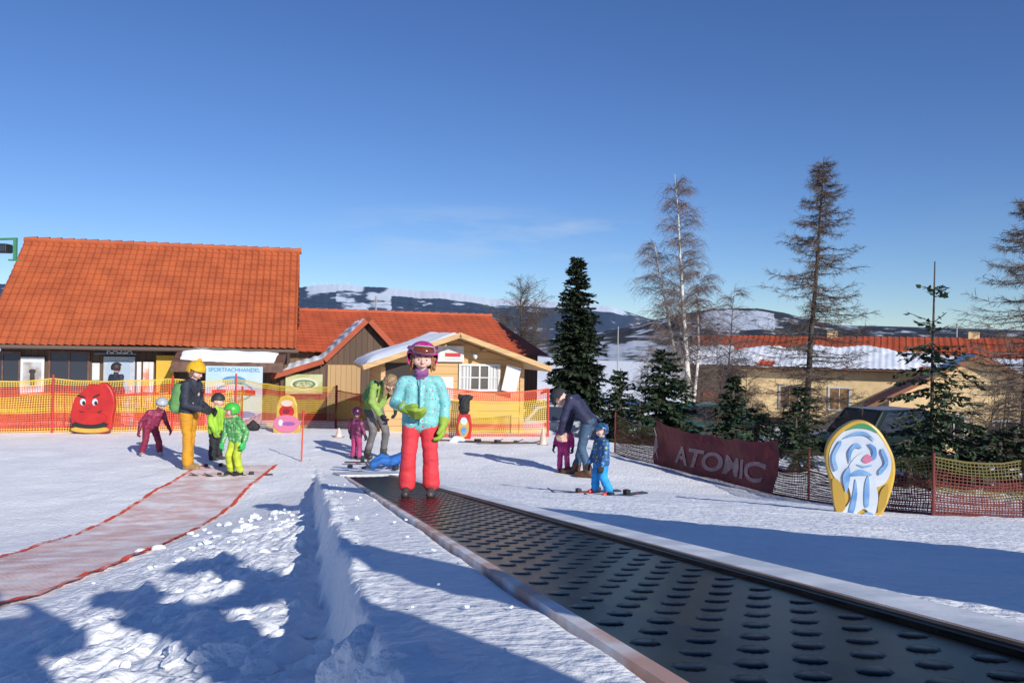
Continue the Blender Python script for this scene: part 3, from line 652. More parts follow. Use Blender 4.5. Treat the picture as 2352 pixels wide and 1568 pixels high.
# advertising banner on the fence
ba=thing('advertising_banner',(0,0,0),0,'dark red fabric banner with white lettering on the net','banner')
bp=[G(1498,1066)+V((0,-.12,0)),G(1640,1104)+V((0,-.12,0)),G(1772,1136)+V((0,-.12,0))]
dl=(bp[2]-bp[0]); Lw=V((dl.x,dl.y,0)).length; ay=math.atan2(dl.y,dl.x); slope=math.atan2(dl.z,Lw)
ba.location=bp[0]; ba.rotation_euler=(0,-slope,ay)
HB=hgt(bp[0],1498,968)
bm_=mat('banner_dark_red',(.14,.011,.020),.6,(.10,.008,.015),3,.6,7,bdist=.04)
def bend(x,z): 
    return .04*math.sin(x*4+z*2)+.04*noise.noise(V((x*2.2,z*3,2)))+.02*abs(noise.noise(V((x*5+z*4,z*3,5))))
vs=[];nx,nz=90,26
for j in range(nz+1):
    for i in range(nx+1):
        x=Lw*i/nx; z=.03+HB*j/nz-.09*math.sin(math.pi*i/nx)*(j/nz)-.03*abs(math.sin(i*.14))*(j/nz); x2=x+.03*math.sin(j/nz*3)*(1 if i>nx*.9 else 0); vs.append((x2,bend(x,z),z))
mk('banner_fabric',vs,[(j*91+i,j*91+i+1,(j+1)*91+i+1,(j+1)*91+i) for j in range(nz) for i in range(nx)],bm_,ba,smooth=True)
wl=mat('faded_white_lettering',(.27,.19,.21),.6,(.20,.13,.15),6)
t=text('banner_lettering',ba,'ATOMIC',.52,(0,0,0),(0,0,0),wl,.001,shear=.0,bold=.028)
xs=[v.co.x for v in t.data.vertices]; wx=max(xs)-min(xs); cxm=(max(xs)+min(xs))/2
bmt=bmesh.new(); bmt.from_mesh(t.data); bmesh.ops.subdivide_edges(bmt,edges=[e for e in bmt.edges if e.calc_length()>.05],cuts=3); bmt.to_mesh(t.data); bmt.free()
for v in t.data.vertices:
    x=Lw*.57+(v.co.x-cxm)*Lw*.72/wx+v.co.y*.28; z=.27+v.co.y*.78; v.co=V((x,bend(x,z)-.012+v.co.z,z))
prism('banner_emblem',ba,[(.06,.12),(.11,.33),(.15,.5),(.10,.66),(.19,.52),(.22,.35),(.18,.3),(.24,.12),(.15,.28)],-.07,-.062,wl)

# ================= TREES =================
bark=mat('grey_brown_bark',(.09,.07,.055),.9,(.045,.035,.03),6,.5,20)
twig=mat('brown_twigs',(.115,.082,.062),.9); twigp=mat('greyish_birch_twigs',(.16,.12,.11),.9)
birchm=mat('birch_bark',(.66,.63,.6),.8,(.12,.1,.09),4,lo=.58,hi=.66,stretch=(1,1,3))
needle=mat('spruce_needles',(.014,.028,.012),.8,(.028,.048,.018),2); needle2=mat('green_needles',(.016,.036,.014),.8,(.032,.056,.02),3)
def trunkmesh(par,pts,r0,r1,m,n=8):
    vs=[];fs=[];k=len(pts)-1
    for i in range(k): tube(vs,fs,pts[i],pts[i+1],r0+(r1-r0)*i/k,r0+(r1-r0)*(i+1)/k,n)
    return mk('trunk',vs,fs,m,par,smooth=True)
def lerp_path(pts,t):
    f=t*(len(pts)-1); k=min(int(f),len(pts)-2); return pts[k].lerp(pts[k+1],f-k)
def larch(top,base,W,label,nb=110,seed=1):
    random.seed(seed); o=thing('larch_tree',base,0,label,'tree')
    t=top-base; pts=[V((0,0,-.3))]+[V((t.x*f+.06*noise.noise(V((f*4,seed,0))),0,t.z*f)) for f in (.1,.25,.4,.55,.7,.85,1)]
    trunkmesh(o,pts,.14,.012,bark)
    vs=[];fs=[]
    for b in range(nb):
        f=.16+.82*(b/nb)**.9; p=lerp_path(pts,f); a=U(0,6.283); prof_=min(1,(f+.1)/.42)*(1-f)**.8*1.25
        L0=W*prof_*U(.5,1.2)+.14
        d=V((math.cos(a),math.sin(a),U(.0,.3))).normalized(); q=p.copy(); r=.018*(1-f)+.008; n=7
        for s in range(n):
            dn=(d+V((U(-.1,.1),U(-.1,.1),(-.1 if s<3 else .14)))).normalized(); q2=q+dn*L0/n; tube(vs,fs,q,q2,r*(1-s/n*.8),r*(1-(s+1)/n*.8),3)
            for k in range(5):
                sp=q.lerp(q2,U(0,1)); sd_=(dn*.7+V((U(-1,1),U(-1,1),U(-.6,.3)))).normalized(); l=U(.12,.42)*(.45+L0/W*.6); e_=sp+sd_*l; tube(vs,fs,sp,e_,.0055,.003,3)
                for m_ in range(3):
                    s2=sp.lerp(e_,U(.2,.9)); tube(vs,fs,s2,s2+(sd_+V((U(-1,1),U(-1,1),U(-1,.5)))).normalized()*U(.06,.2),.0038,.002,3)
            q=q2; d=dn
    mk('crown',vs,fs,twig,o); return o
def birch(top,base,W,label,seed=2,tm=birchm,name='birch_tree',tw=twigp,stems=2,nb=60,r0=.13,droop=1.0,tr=1.0,lo=.22,rnd=False):
    random.seed(seed); o=thing(name,base,0,label,'tree'); t=top-base; H=t.z
    vs=[];fs=[];tv=[];tf=[]
    for s_ in range(stems):
        k=1 if s_==0 else U(.6,.82); off=0 if s_==0 else (-1)**s_*W*.42
        pts=[V((0,0,-.3))]+[V((t.x*f*k+off*f+.12*noise.noise(V((f*3,seed,s_))),.3*s_*f,H*k*f)) for f in(.12,.25,.4,.55,.7,.85,1)]
        for i in range(7): tube(tv,tf,pts[i],pts[i+1],r0*k*(1-i/7.3),r0*k*(1-(i+1)/7.3),7)
        nn=nb if s_==0 else int(nb*.6)
        for b in range(nn):
            f=lo+(.97-lo)*b/nn; p=lerp_path(pts,f); a=U(0,6.283); L0=W*U(.45,1.15)*((1.04-f)**.62 if not rnd else math.sin(math.pi*min(1,.12+.8*f))**.8*.8)
            d=V((math.cos(a)*.8,math.sin(a)*.8,U(.5,1.0))).normalized(); q=p.copy(); n=7; r=(.024*(1.1-f)+.005)*tr
            for s in range(n):
                d=(d+V((U(-.16,.16),U(-.16,.16),-.13*droop))).normalized(); q2=q+d*L0/n; tube(vs,fs,q,q2,r*(1-s/n*.85),r*(1-(s+1)/n*.85),3)
                for k2 in range(3):
                    sp=q.lerp(q2,U(0,1)); sd_=(d+V((U(-1,1),U(-1,1),U(-.5,.4)))).normalized(); l=U(.15,.45)
                    m1=sp+sd_*l*.7; m2=m1+(sd_*.8+V((0,0,-1.0*droop))).normalized()*l; tube(vs,fs,sp,m1,.0055*tr,.0035*tr,3); tube(vs,fs,m1,m2,.004*tr,.002*tr,3)
                    for m_ in range(3):
                        s2=m1.lerp(m2,U(0,.8)) ; tube(vs,fs,s2,s2+V((U(-.5,.5),U(-.5,.5),-U(.2,.9)*droop+U(0,.5))).normalized()*U(.1,.32),.003*tr,.0016*tr,3)
                q=q2
    mk('trunk',tv,tf,tm,o,smooth=True); mk('crown',vs,fs,tw,o); return o
def spruce(base,H,W,label,seed=3,dens=1.0,m=needle,bare=0,lo=.03,power=.85,tr=.1,cs=1.0):
    random.seed(seed); o=thing('spruce_tree',base,0,label,'tree'); pts=[V((0,0,-.3)),V((.02*H*U(-1,1),0,H*.5)),V((0,0,H))]; trunkmesh(o,pts,tr,.01,bark)
    vs=[];fs=[];bv=[];bf=[]
    lev=int(H*5.5); 
    for l in range(lev):
        f=lo+(1-lo)*(l/lev)**1.05; 
        if bare and f>1-bare and l%3: continue
        nb=int((7+7*(1-f))*dens)+2
        for b in range(nb):
            a=U(0,6.283); L0=W*(1-f)**power*U(.6,1.2)+.06; p=lerp_path(pts,f)+V((0,0,U(-.1,.1)))
            up=.35*f if not(bare and f>1-bare) else .55
            d=V((math.cos(a),math.sin(a),-.15+up+U(-.12,.12))).normalized(); q=p.copy(); n=max(3,int(L0/.14)); 
            for s in range(n):
                d=(d+V((0,0,-.06 if s<n*.6 else .08))).normalized(); q2=q+d*L0/n; tube(bv,bf,q,q2,.009,.006,3)
                kk=int(5*dens)+2 if not(bare and f>1-bare) else 2
                for k in range(kk):
                    c=q.lerp(q2,U(0,1)); sd_=(V((-d.y,d.x,0))*random.choice((-1,1))*U(.3,1)+d*U(.2,.9)+V((0,0,U(-.6,.25)))).normalized(); l2=U(.08,.2)*(.6+.6*(1-f))*cs; w2=U(.018,.045)*cs
                    sdn=sd_.cross(V((U(-.7,.7),U(-.7,.7),1))).normalized()*w2; i0=len(vs); e_=c+sd_*l2
                    vs+= [c,c+sd_*l2*.5+sdn,e_,c+sd_*l2*.5-sdn+V((0,0,-.02))]; fs.append((i0,i0+1,i0+2,i0+3))
                q=q2
    mk('branches',bv,bf,bark,o); mk('crown',vs,fs,m,o); return o
def gz(p): return V((p.x,p.y,T(p.x,p.y)-.05))
def tb(px,d): return gz(P(px,900,d))
b_=tb(1322,31); spruce(b_,P(1325,588,31).z-b_.z,1.3,'tall dense dark green spruce',5,1.7,needle,lo=.02,power=.6,tr=.13,cs=1.5)
b_=tb(1592,29); birch(P(1550,400,29),b_,2.0,'leafless white birch with drooping twigs',8,nb=84,stems=3,droop=.85,lo=.3,r0=.14,tr=1.05)
b_=tb(1660,33); birch(P(1690,650,33),b_,1.5,'low leafless tree with dense thin twigs',11,tm=bark,name='bare_tree',stems=3,nb=30,r0=.06,droop=.6)
b_=tb(1195,60); birch(P(1198,655,60),b_,3.6,'rounded leafless tree beyond the roofs',14,tm=bark,name='bare_tree',tw=twig,stems=3,nb=60,r0=.2,droop=.25,tr=1.8,rnd=True)
b_=tb(1846,27); larch(P(1893,360,27),b_,2.35,'tall leafless larch with level branches',195,seed=4)
b_=tb(2352,24); larch(P(2368,440,24),b_,2.3,'leafless larch beside the yellow annex',165,seed=21)
b_=tb(1842,25); spruce(b_,2.7,1.3,'young spruce among parked cars',31,.9,needle2,cs=1.2)
b_=tb(1525,22); spruce(b_,P(1525,800,22).z-b_.z,1.2,'bushy young spruce behind the net',33,1.2,needle2,cs=1.3,power=.6)
b_=tb(1425,25); spruce(b_,P(1420,845,25).z-b_.z,.9,'slim young spruce behind the net',35,1.1,needle2,cs=1.2,power=.7)
b_=tb(1685,21); spruce(b_,2.2,.75,'low spruce shading the parked car',36,1.1,needle,cs=1.2)
b_=tb(2143,14.2); spruce(b_,P(2150,600,14.2).z-b_.z,1.25,'thin young spruce with long bare leader',41,.7,needle2,bare=.38,power=1.05,tr=.045,cs=1.0)
for i,(px,d,h,w_) in enumerate(((2300,13.6,1.2,1.0),(1830,14.5,1.0,.7),(2230,14.5,1.1,.9),(2400,13.5,1.5,1.0),(1740,17,1.1,.7),(1470,19.5,1.1,.8),(2090,13.8,.8,.7))):
    spruce(tb(px,d),h,w_,'low spreading spruce behind the net' if i%2==0 else 'small spruce sapling behind the net',43+i,.9,needle2,power=.7,cs=1.1)
for i,(px,d,h) in enumerate(((1480,50,4.0),(2300,27,4.5),(1700,28,3.2),(1785,26,2.6),(1640,26,3.0),(2260,22,2.6))):
    b_=tb(px,d); birch(b_+V((.3,0,h)),b_,1.1,'thin leafless roadside tree',50+i,tm=bark,name='bare_tree',tw=twig,stems=3,nb=15,r0=.04,droop=.5,lo=.1)

# ================= VEHICLES =================
tyre=mat('tyre',(.02,.02,.02),.8); rim=mat('rim',(.4,.4,.42),.35,metal=.6)
def car(base,yaw,label,cat,paint,Lc,Wc,Hc,van=False,name='parked_car'):
    o=thing(name,base,yaw,label,cat); hl=Lc/2
    if van: pr=[(-hl,.3),(-hl,Hc*.55),(-hl+.08,Hc*.6),(hl-1.0,Hc*.6),(hl-.1,Hc*.48),(hl,.35),(hl-.1,.25),(-hl+.1,.22)]; cb=[(-hl+.04,Hc*.6),(-hl+.14,Hc*.94),(-hl+.4,Hc),(hl-1.7,Hc),(hl-1.0,Hc*.6)]
    else: pr=[(-hl,.35),(-hl+.02,Hc*.58),(-hl+.3,Hc*.64),(hl-1.1,Hc*.62),(hl-.15,Hc*.48),(hl,.35),(hl-.1,.22),(-hl+.1,.22)]; cb=[(-hl+.15,Hc*.63),(-hl+.55,Hc*.95),(-hl+.9,Hc),(hl-1.9,Hc),(hl-1.1,Hc*.61)]
    prism('body',o,pr,-Wc/2,Wc/2,paint,.06)
    n=len(cb); c=prism('cabin',o,cb,-Wc/2+.05,Wc/2-.05,paint,.05)
    for v in c.data.vertices:
        if v.co.z>Hc*.8: v.co.y*=.84
    cx=sum(p[0] for p in cb)/n
    for s in(-1,1):
        vs=[]
        for x,z in cb:
            xx=cx+(x-cx)*.86; zz=Hc*.64+(z-Hc*.61)*.82; yy=(Wc/2-.05)*(1-.16*((zz-Hc*.61)/(Hc*.39)))+.012; vs.append((xx,s*yy,zz))
        mk('side_window',vs,[tuple(range(n)) if s<0 else tuple(range(n-1,-1,-1))],glass,o)
        box('headlight',o,hl-.14,hl-.02,s*(Wc/2-.38)-.12,s*(Wc/2-.38)+.12,Hc*.38,Hc*.46,alu,.02); box('tail_light',o,-hl-.01,-hl+.05,s*(Wc/2-.16)-.08,s*(Wc/2-.16)+.08,Hc*.42,Hc*.56,redp)
    yf=Wc/2*.74
    mk('windscreen',[(hl-1.12,-yf-.08,Hc*.64),(hl-1.12,yf+.08,Hc*.64),(hl-1.66,yf-.06,Hc*.95),(hl-1.66,-yf+.06,Hc*.95)],[(0,1,2,3)],glass,o).location=(.04,0,.02)
    mk('rear_window',[(-hl+(.02 if van else .22),-yf,Hc*.66),(-hl+(.02 if van else .22),yf,Hc*.66),(-hl+(.1 if van else .52),yf-.06,Hc*.92),(-hl+(.1 if van else .52),-yf+.06,Hc*.92)],[(3,2,1,0)],glass,o).location=(-.03,0,0)
    for x in(-hl+.8,hl-.85):
        for s in(-1,1):
            w_=cyl('wheel',o,(x,s*(Wc/2-.2),.32),(x,s*(Wc/2+.01),.32),.32,.32,tyre,20); cyl('rim',w_,(x,s*(Wc/2+.0),.32),(x,s*(Wc/2+.025),.32),.2,.19,rim,12)
    return o
paint=lambda n,c: mat(n,c,.25,tuple(x*.85 for x in c),2)
car(gz(P(1998,1030,26))+V((0,0,.3)),rad(205),'dark green off-road van parked before the yellow house','van',paint('dark_green_paint',(.012,.022,.02)),4.0,1.85,1.9,True,'parked_van')
car(gz(P(1600,1000,28))+V((0,0,.2)),rad(140),'turquoise car half hidden behind young spruces','car',paint('turquoise_paint',(.02,.32,.29)),4.0,1.7,1.42)
car(gz(P(1325,950,27))-V((0,0,.15)),rad(4),'white car parked behind the slope edge','car',paint('white_car_paint',(.4,.42,.45)),3.9,1.7,1.38)
car(gz(P(2300,1030,25)),rad(188),'dark maroon car parked near the annex','car',paint('maroon_paint',(.08,.012,.018)),4.2,1.75,1.42)

# ================= PEOPLE =================
skin=mat('skin',(.72,.46,.36),.55,(.68,.40,.32),10); eyem=mat('eye_dark',(.03,.02,.02),.2); eyew=mat('eye_white',(.6,.58,.56),.3); lipm=mat('lips',(.45,.12,.1),.5)
AD=dict(pel=(0,0,.53),chest=(0,0,.735),neck=(0,.005,.835),head=(0,-.01,.925),sh=.098,shz=.80,hipx=.05,kz=.28,
 ea=(-.135,.02,.63),wa=(-.14,-.03,.49),eb=(.135,.02,.63),wb=(.14,-.03,.49),ka=(-.055,-.01,.28),kb=(.055,-.01,.28),fa=(-.06,.01,.05),fb=(.06,.01,.05))
CH=dict(pel=(0,0,.46),chest=(0,0,.655),neck=(0,.005,.765),head=(0,-.01,.87),sh=.105,shz=.725,hipx=.055,kz=.25,
 ea=(-.16,.02,.58),wa=(-.175,-.03,.46),eb=(.16,.02,.58),wb=(.175,-.03,.46),ka=(-.065,-.01,.25),kb=(.065,-.01,.25),fa=(-.075,.01,.05),fb=(.075,.01,.05))
def person(base,H,yaw,kind,pose,o,label,vox=.011):
    S=dict(AD if kind=='a' else CH); S.update(pose)
    g=lambda k: V(S[k])*H
    child=kind=='c'; e=thing('person',base,rad(yaw),label,'person')
    pel,chest,neck,head=g('pel'),g('chest'),g('neck'),g('head')
    upv=(chest-pel).normalized(); X=V((1,0,0)); back=upv.cross(X).normalized()
    sh=S['sh']*H; shc=chest+upv*(S['shz']-(.735 if not child else .655))*H
    sa=shc-X*sh; sb=shc+X*sh; ea,wa,eb,wb=g('ea'),g('wa'),g('eb'),g('wb'); ha=pel-X*S['hipx']*H; hb=pel+X*S['hipx']*H
    ka,kb,fa,fb=g('ka'),g('kb'),g('fa'),g('fb')
    hr=(.082 if not child else .092)*H
    Rh=Matrix.Rotation(rad(S.get('hy',0)),3,'Z')@Matrix.Rotation(rad(S.get('hr',0)),3,'Y')@Matrix.Rotation(rad(S.get('hp',0)),3,'X')
    hp=lambda x,y,z: head+Rh@V((x,y,z))*hr
    bk=S.get('bulk',1.0 if not child else 1.05)
    k=H*bk; W_=S.get('wr',1.0)
    caps=[(chest-X*.05*H,pel-X*.03*H,.055*H,.055*H),(chest+X*.05*H,pel+X*.03*H,.055*H,.055*H),(chest,neck,.04*H,.03*H),(neck,hp(0,.1,-.4),.034*H,.034*H),
      (hp(0,.1,.22),hp(0,.1,.22),.8*hr,.8*hr),(hp(0,-.12,.15),hp(0,-.22,-.55),.62*hr,.33*hr),(hp(-.3,-.38,-.12),hp(.3,-.38,-.12),.33*hr,.33*hr),
      (hp(0,-.72,.12),hp(0,-.84,-.14),.07*hr,.115*hr),(hp(-.74,.05,0),hp(-.72,.08,-.2),.12*hr,.09*hr),(hp(.74,.05,0),hp(.72,.08,-.2),.12*hr,.09*hr),
      (hp(-.16,-.66,-.42),hp(.16,-.66,-.42),.075*hr,.075*hr)]
    for s_,e_,w_ in((sa,ea,wa),(sb,eb,wb)): caps+=[(s_,e_,.036*H,.028*H),(e_,w_,.027*H,.02*H)]
    for h_,k_,f_ in((ha,ka,fa),(hb,kb,fb)): caps+=[(h_,k_,.052*H,.036*H),(k_,f_,.034*H,.024*H)]
    rm('body',caps,min(vox,hr*.09),o.get('skin',skin),e,2)
    if o.get('face',True):
        for sx in(-1,1):
            ey=rm('eye',[(hp(sx*.27,-.66,.06),hp(sx*.27,-.66,.06),.085*hr,.085*hr)],.02*hr*1.2,eyew,e,0)
            rm('iris',[(hp(sx*.265,-.725,.06),hp(sx*.265,-.725,.06),.05*hr,.05*hr)],.015*hr,eyem,ey,0)
            rm('eyebrow',[(hp(sx*.15,-.74,.24),hp(sx*.38,-.66,.25),.03*hr,.025*hr)],.02*hr,o.get('hair') or twig,e,0)
        rm('mouth',[(hp(-.17,-.72,-.4),hp(0,-.77,-.44),.035*hr,.05*hr),(hp(0,-.77,-.44),hp(.17,-.72,-.4),.05*hr,.035*hr)],.02*hr,lipm,e,0)
    tc=.060*k; tp=(.064 if not child else .070)*k; lo=pel+upv*(S.get('hem',-.01))*H
    jc=[]
    for s_ in(-.052,.052,0): jc.append((chest+X*s_*k+upv*.02*H,lo+X*s_*k*.95,tc,tp))
    jc+=[(sa+X*.01*H,sb-X*.01*H,.042*k,.042*k),(neck-upv*.03*H,neck+upv*.012*H,.05*k,.042*k)]
    for s_,e_,w_ in((sa,ea,wa),(sb,eb,wb)): jc+=[(s_,e_,.043*k,.036*k),(e_,w_-(w_-e_)*.06,.037*k,.030*k)]
    j=rm('jacket',jc,vox,o['jacket'],e,2,wr=.0085*k*W_,wf=11/H)
    tr_=.06*k if not child else .062*k; tk=.043*k if not child else .050*k; ta=(.036 if not child else .049)*k*S.get('flare',1)
    tcps=[(ha,hb,.062*k,.062*k)]
    for h_,k_,f_ in((ha,ka,fa),(hb,kb,fb)): tcps+=[(h_,k_,tr_,tk),(k_,f_+(k_-f_)*.14,tk,ta)]
    rm('trousers',tcps,vox,o['trousers'],e,2,wr=.0075*k*W_,wf=12/H)
    bl=.075*H*S.get('boot',1)
    for i,(k_,f_) in enumerate(((ka,fa),(kb,fb))):
        fd=V(S.get('fd',(0,-1,0))).normalized(); sh_=f_+(k_-f_)*.22
        ft=f_.copy(); r=.026*H*S.get('boot',1.15)
        bt=rm('boot',[(sh_,ft,.036*H*S.get('boot',1.1),.034*H*S.get('boot',1.1)),(ft-fd*.02*H+V((0,0,-.02*H)),ft+fd*bl*1.3+V((0,0,-.024*H)),r,r*.92),(ft+V((0,0,-.0*H)),ft+fd*bl*.8+V((0,0,-.012*H)),r,r*.85)],.008,o['boots'],e,2)
        for q in(.0,.5,1.0): 
            c_=ft.lerp(sh_,q)
            if o.get('buckle'): rm('buckle',[(c_+fd*.038*H-X*.02*H,c_+fd*.038*H+X*.02*H,.007*H,.007*H)],.005,o['buckle'],bt,0)
    for i,(e_,w_) in enumerate(((ea,wa),(eb,wb))):
        d=(w_-e_).normalized(); sgn=-1 if i==0 else 1
        gd=V(S.get('gda' if i==0 else 'gdb',tuple(d))).normalized()
        inw=(V((-sgn,0,0))-gd*(-sgn*gd.x)); inw=inw.normalized() if inw.length>.1 else V((0,-1,0)); fw=gd.cross(inw).normalized()*(1 if i==0 else -1)
        if fw.y>0 and abs(gd.y)<.9: fw=-fw
        hs=.058*H*(1.18 if child else 1.0)*o.get('gs',1.0); c=w_+gd*.02*H
        r=hs*.17; cp=[(w_-d*.02*H,c,r*2.5,r*2.0)]
        for q in range(4):
            off=fw*(1.5-q)*hs*.27; base_=c+gd*hs*.1+off*.6; kn=c+gd*hs*.75+off; ln=(.62,.78,.84,.7)[3-q]*hs
            m1=kn+(gd*.85+inw*.5).normalized()*ln*.55; m2=m1+(gd*.35+inw*.95).normalized()*ln*.45
            cp+=[(base_,kn,r*1.35,r*1.15),(kn,m1,r*1.08,r),(m1,m2,r,r*.85)]
        tb_=c+fw*hs*.3+gd*hs*.15; t1=tb_+(fw*.8+gd*.7+inw*.3).normalized()*hs*.45; t2=t1+(fw*.1+gd*.9+inw*.5).normalized()*hs*.32
        cp+=[(tb_,t1,r*1.25,r*1.1),(t1,t2,r*1.1,r*.9)]
        rm('glove',cp,max(.0035,hs*.055),o['gloves'],e,1)
    hg=o.get('headgear')
    def shell(name,m,r,z0,mfn,sc_=(1,1.08,1.0),th=.07):
        bm=bmesh.new(); bmesh.ops.create_icosphere(bm,subdivisions=5,radius=1)
        for v in bm.verts: v.co=V((v.co.x*sc_[0],v.co.y*sc_[1],v.co.z*sc_[2]))*r
        bmesh.ops.delete(bm,geom=[v for v in bm.verts if not mfn(v.co)],context='VERTS')
        for v in bm.verts: v.co=hp(v.co.x,v.co.y+.08,v.co.z+z0)
        me=bpy.data.meshes.new(name); bm.to_mesh(me); bm.free(); me.materials.append(m); me.polygons.foreach_set('use_smooth',[True]*len(me.polygons))
        ob=bpy.data.objects.new(name,me); COL.objects.link(ob); ob.parent=e; s=ob.modifiers.new('s','SOLIDIFY'); s.thickness=th*hr; s.offset=0; return ob
    if hg=='helmet':
        h_=shell('helmet',o['hat'],1.03,.2,lambda c: c.z>.2 or (c.y>-.12 and c.z>-.62))
        if o.get('hat2'):
            hb_=shell('helmet_band',o['hat2'],1.06,.2,lambda c: (.2<c.z<.36) or (c.y>-.3 and -.6<c.z<=.2 and abs(c.x)>.3)); hb_.parent=h_
        if o.get('goggles'):
            def arc(name,rr,z0,z1,w0,w1,m,dy=0,th=.08):
                vs=[];n=24
                for q in range(5):
                    z=z0+(z1-z0)*q/4; e2=1-abs(q-2)/2
                    for i in range(n+1):
                        f_=i/n; t=w0+(w1-w0)*f_; zz=(z0+z1)/2+(z-(z0+z1)/2)*(1-.25*(2*abs(f_-.5))**4 if name!='goggle_strap' else 1); rr2=rr*math.sqrt(max(.2,1.0-((zz-.2)/1.35)**2))
                        vs.append(hp(rr2*math.sin(t),.08-rr2*1.08*math.cos(t)-dy-.04*e2,zz))
                ob=mk(name,vs,[(j*(n+1)+i,j*(n+1)+i+1,(j+1)*(n+1)+i+1,(j+1)*(n+1)+i) for j in range(4) for i in range(n)],m,h_,smooth=True); s=ob.modifiers.new('s','SOLIDIFY'); s.thickness=th*hr; return ob
            arc('goggle_frame',1.22,.52,1.05,-.74,.74,whitep); arc('goggle_lens',1.28,.58,1.0,-.66,.66,o['goggles'],.02); arc('goggle_strap',1.19,.66,.82,.72,5.56,mat('strap',(.25,.1,.18),.6))
    elif hg in('beanie','cap'):
        h_=shell('hat',o['hat'],1.0,.25,lambda c: c.z>.1 or (c.y>.05 and c.z>-.35),(1,1.05,1.12),.16)
        if hg=='beanie': rm('pompom',[(hp(0,.1,1.5),hp(0,.1,1.5),.27*hr,.27*hr)],.03*hr*2,o['hat'],h_,0,wr=.1*hr,wf=60)
        else: rm('visor',[(hp(-.35,-1.0,.4),hp(.35,-1.0,.4),.08*hr,.08*hr),(hp(-.3,-1.3,.32),hp(.3,-1.3,.32),.06*hr,.06*hr),(hp(0,-.9,.4),hp(0,-1.3,.32),.1*hr,.06*hr)],.012,o['hat'],h_)
    hm=o.get('hair')
    if hm:
        if o.get('long'):
            hc=[(hp(0,.15,.35),hp(0,.15,.35),.9*hr,.9*hr)]
            for a_ in range(-6,7):
                t=math.pi/2+a_*.30; x_,y_=math.cos(t)*.72,math.sin(t)*.6+.12
                l_=o['long']; hc.append((hp(x_,y_,.1),hp(x_*1.0,y_*.8,.1)+V((x_*.15*hr,0,-l_*hr*U(.8,1.1)))+back*.1*hr,.24*hr,.1*hr))
            if hg: hc=hc[1:]
            rm('hair',hc,.01,hm,e,1,wr=.012,wf=40)
        elif not hg: shell('hair',hm,.93,.25,lambda c: c.z>.35 or (c.y>-.05 and c.z>-.5),(1,1.05,1.0),.14)
    if o.get('scarf'): rm('neck_warmer',[(neck-upv*.015*H,hp(0,-.05,-.82),.05*k,.042*k),(hp(-.2,-.2,-.86),hp(.2,-.2,-.86),.030*k,.030*k)],.009,o['scarf'],e,2,wr=.008,wf=40)
    if o.get('fringe'): rm('hair_strand',[(hp(-.5,-.62,.34),hp(-.2,-.78,.30),.08*hr,.06*hr),(hp(.5,-.58,.34),hp(.15,-.78,.32),.08*hr,.06*hr),(hp(.62,-.4,.25),hp(.66,-.38,-.75),.11*hr,.07*hr),(hp(-.64,-.4,.25),hp(-.66,-.36,-.6),.09*hr,.06*hr)],.006,hm,e,1,wr=.004,wf=60)
    if o.get('zip'): rm('zip',[(chest+upv*.09*H-back*.07*k,lo-back*.079*k+upv*.0*H,.004*H,.004*H)],.004,o['zip'],j,0)
    if o.get('pack'):
        c0=chest+back*.1*k+upv*.02*H; c1=pel+back*.11*k+upv*.05*H; pk=[]
        for s_ in(-.05,.05): pk+=[(c0+X*s_*k,c1+X*s_*k,.06*k,.066*k)]
        pk+=[(c1+back*.05*k-X*.03*k+upv*.03*k,c1+back*.05*k+X*.03*k+upv*.06*k,.045*k,.045*k)]
        q=rm('backpack',pk,.012,o['pack'],e,2,wr=.01,wf=14)
        for s_ in(-1,1): rm('shoulder_strap',[(c0+X*s_*.06*k+upv*.05*H,shc+X*s_*.07*k+upv*.05*k-back*.01*k,.014*H,.014*H),(shc+X*s_*.07*k+upv*.05*k,chest+X*s_*.075*k-back*.075*k,.014*H,.014*H),(chest+X*s_*.075*k-back*.075*k,pel+X*s_*.09*k+upv*.07*k,.012*H,.01*H)],.009,o.get('strap',o['pack']),q,1)
    return e
skim=mat('ski_black',(.03,.03,.035),.3,(.2,.04,.03),6,lo=.55,hi=.6); skib=mat('ski_blue',(.05,.15,.4),.3,(.4,.4,.45),5)
def ski(p,yaw,Ls,m,label,grp=None,w=.04):
    n=14; vs=[]
    for i in range(n+1):
        t=i/n; y=-Ls*.55+Ls*t; wd=w*(1.15-.3*math.sin(math.pi*t)); 
        if t<.08: wd*=.3+t/.08*.7
        z=.0+(.06*((.14-t)/.14)**1.5 if t<.14 else 0)
        vs+=[(-wd,y,z),(wd,y,z),(-wd,y,z+.014),(wd,y,z+.014)]
    fs=[]
    for i in range(n):
        a=4*i; fs+=[(a+2,a+3,a+7,a+6),(a,a+4,a+5,a+1),(a,a+2,a+6,a+4),(a+1,a+5,a+7,a+3)]
    fs+=[(0,1,3,2),(4*n,4*n+2,4*n+3,4*n+1)]
    o=thing('ski',p,rad(yaw),label,'ski',grp); mk('ski_board',vs,fs,m,o); box('toe_binding',o,-w*.8,w*.8,-Ls*.16,-Ls*.1,.0145,.05,black,.006); box('heel_binding',o,-w*.8,w*.8,Ls*.1,Ls*.17,.0145,.06,black,.006); return o
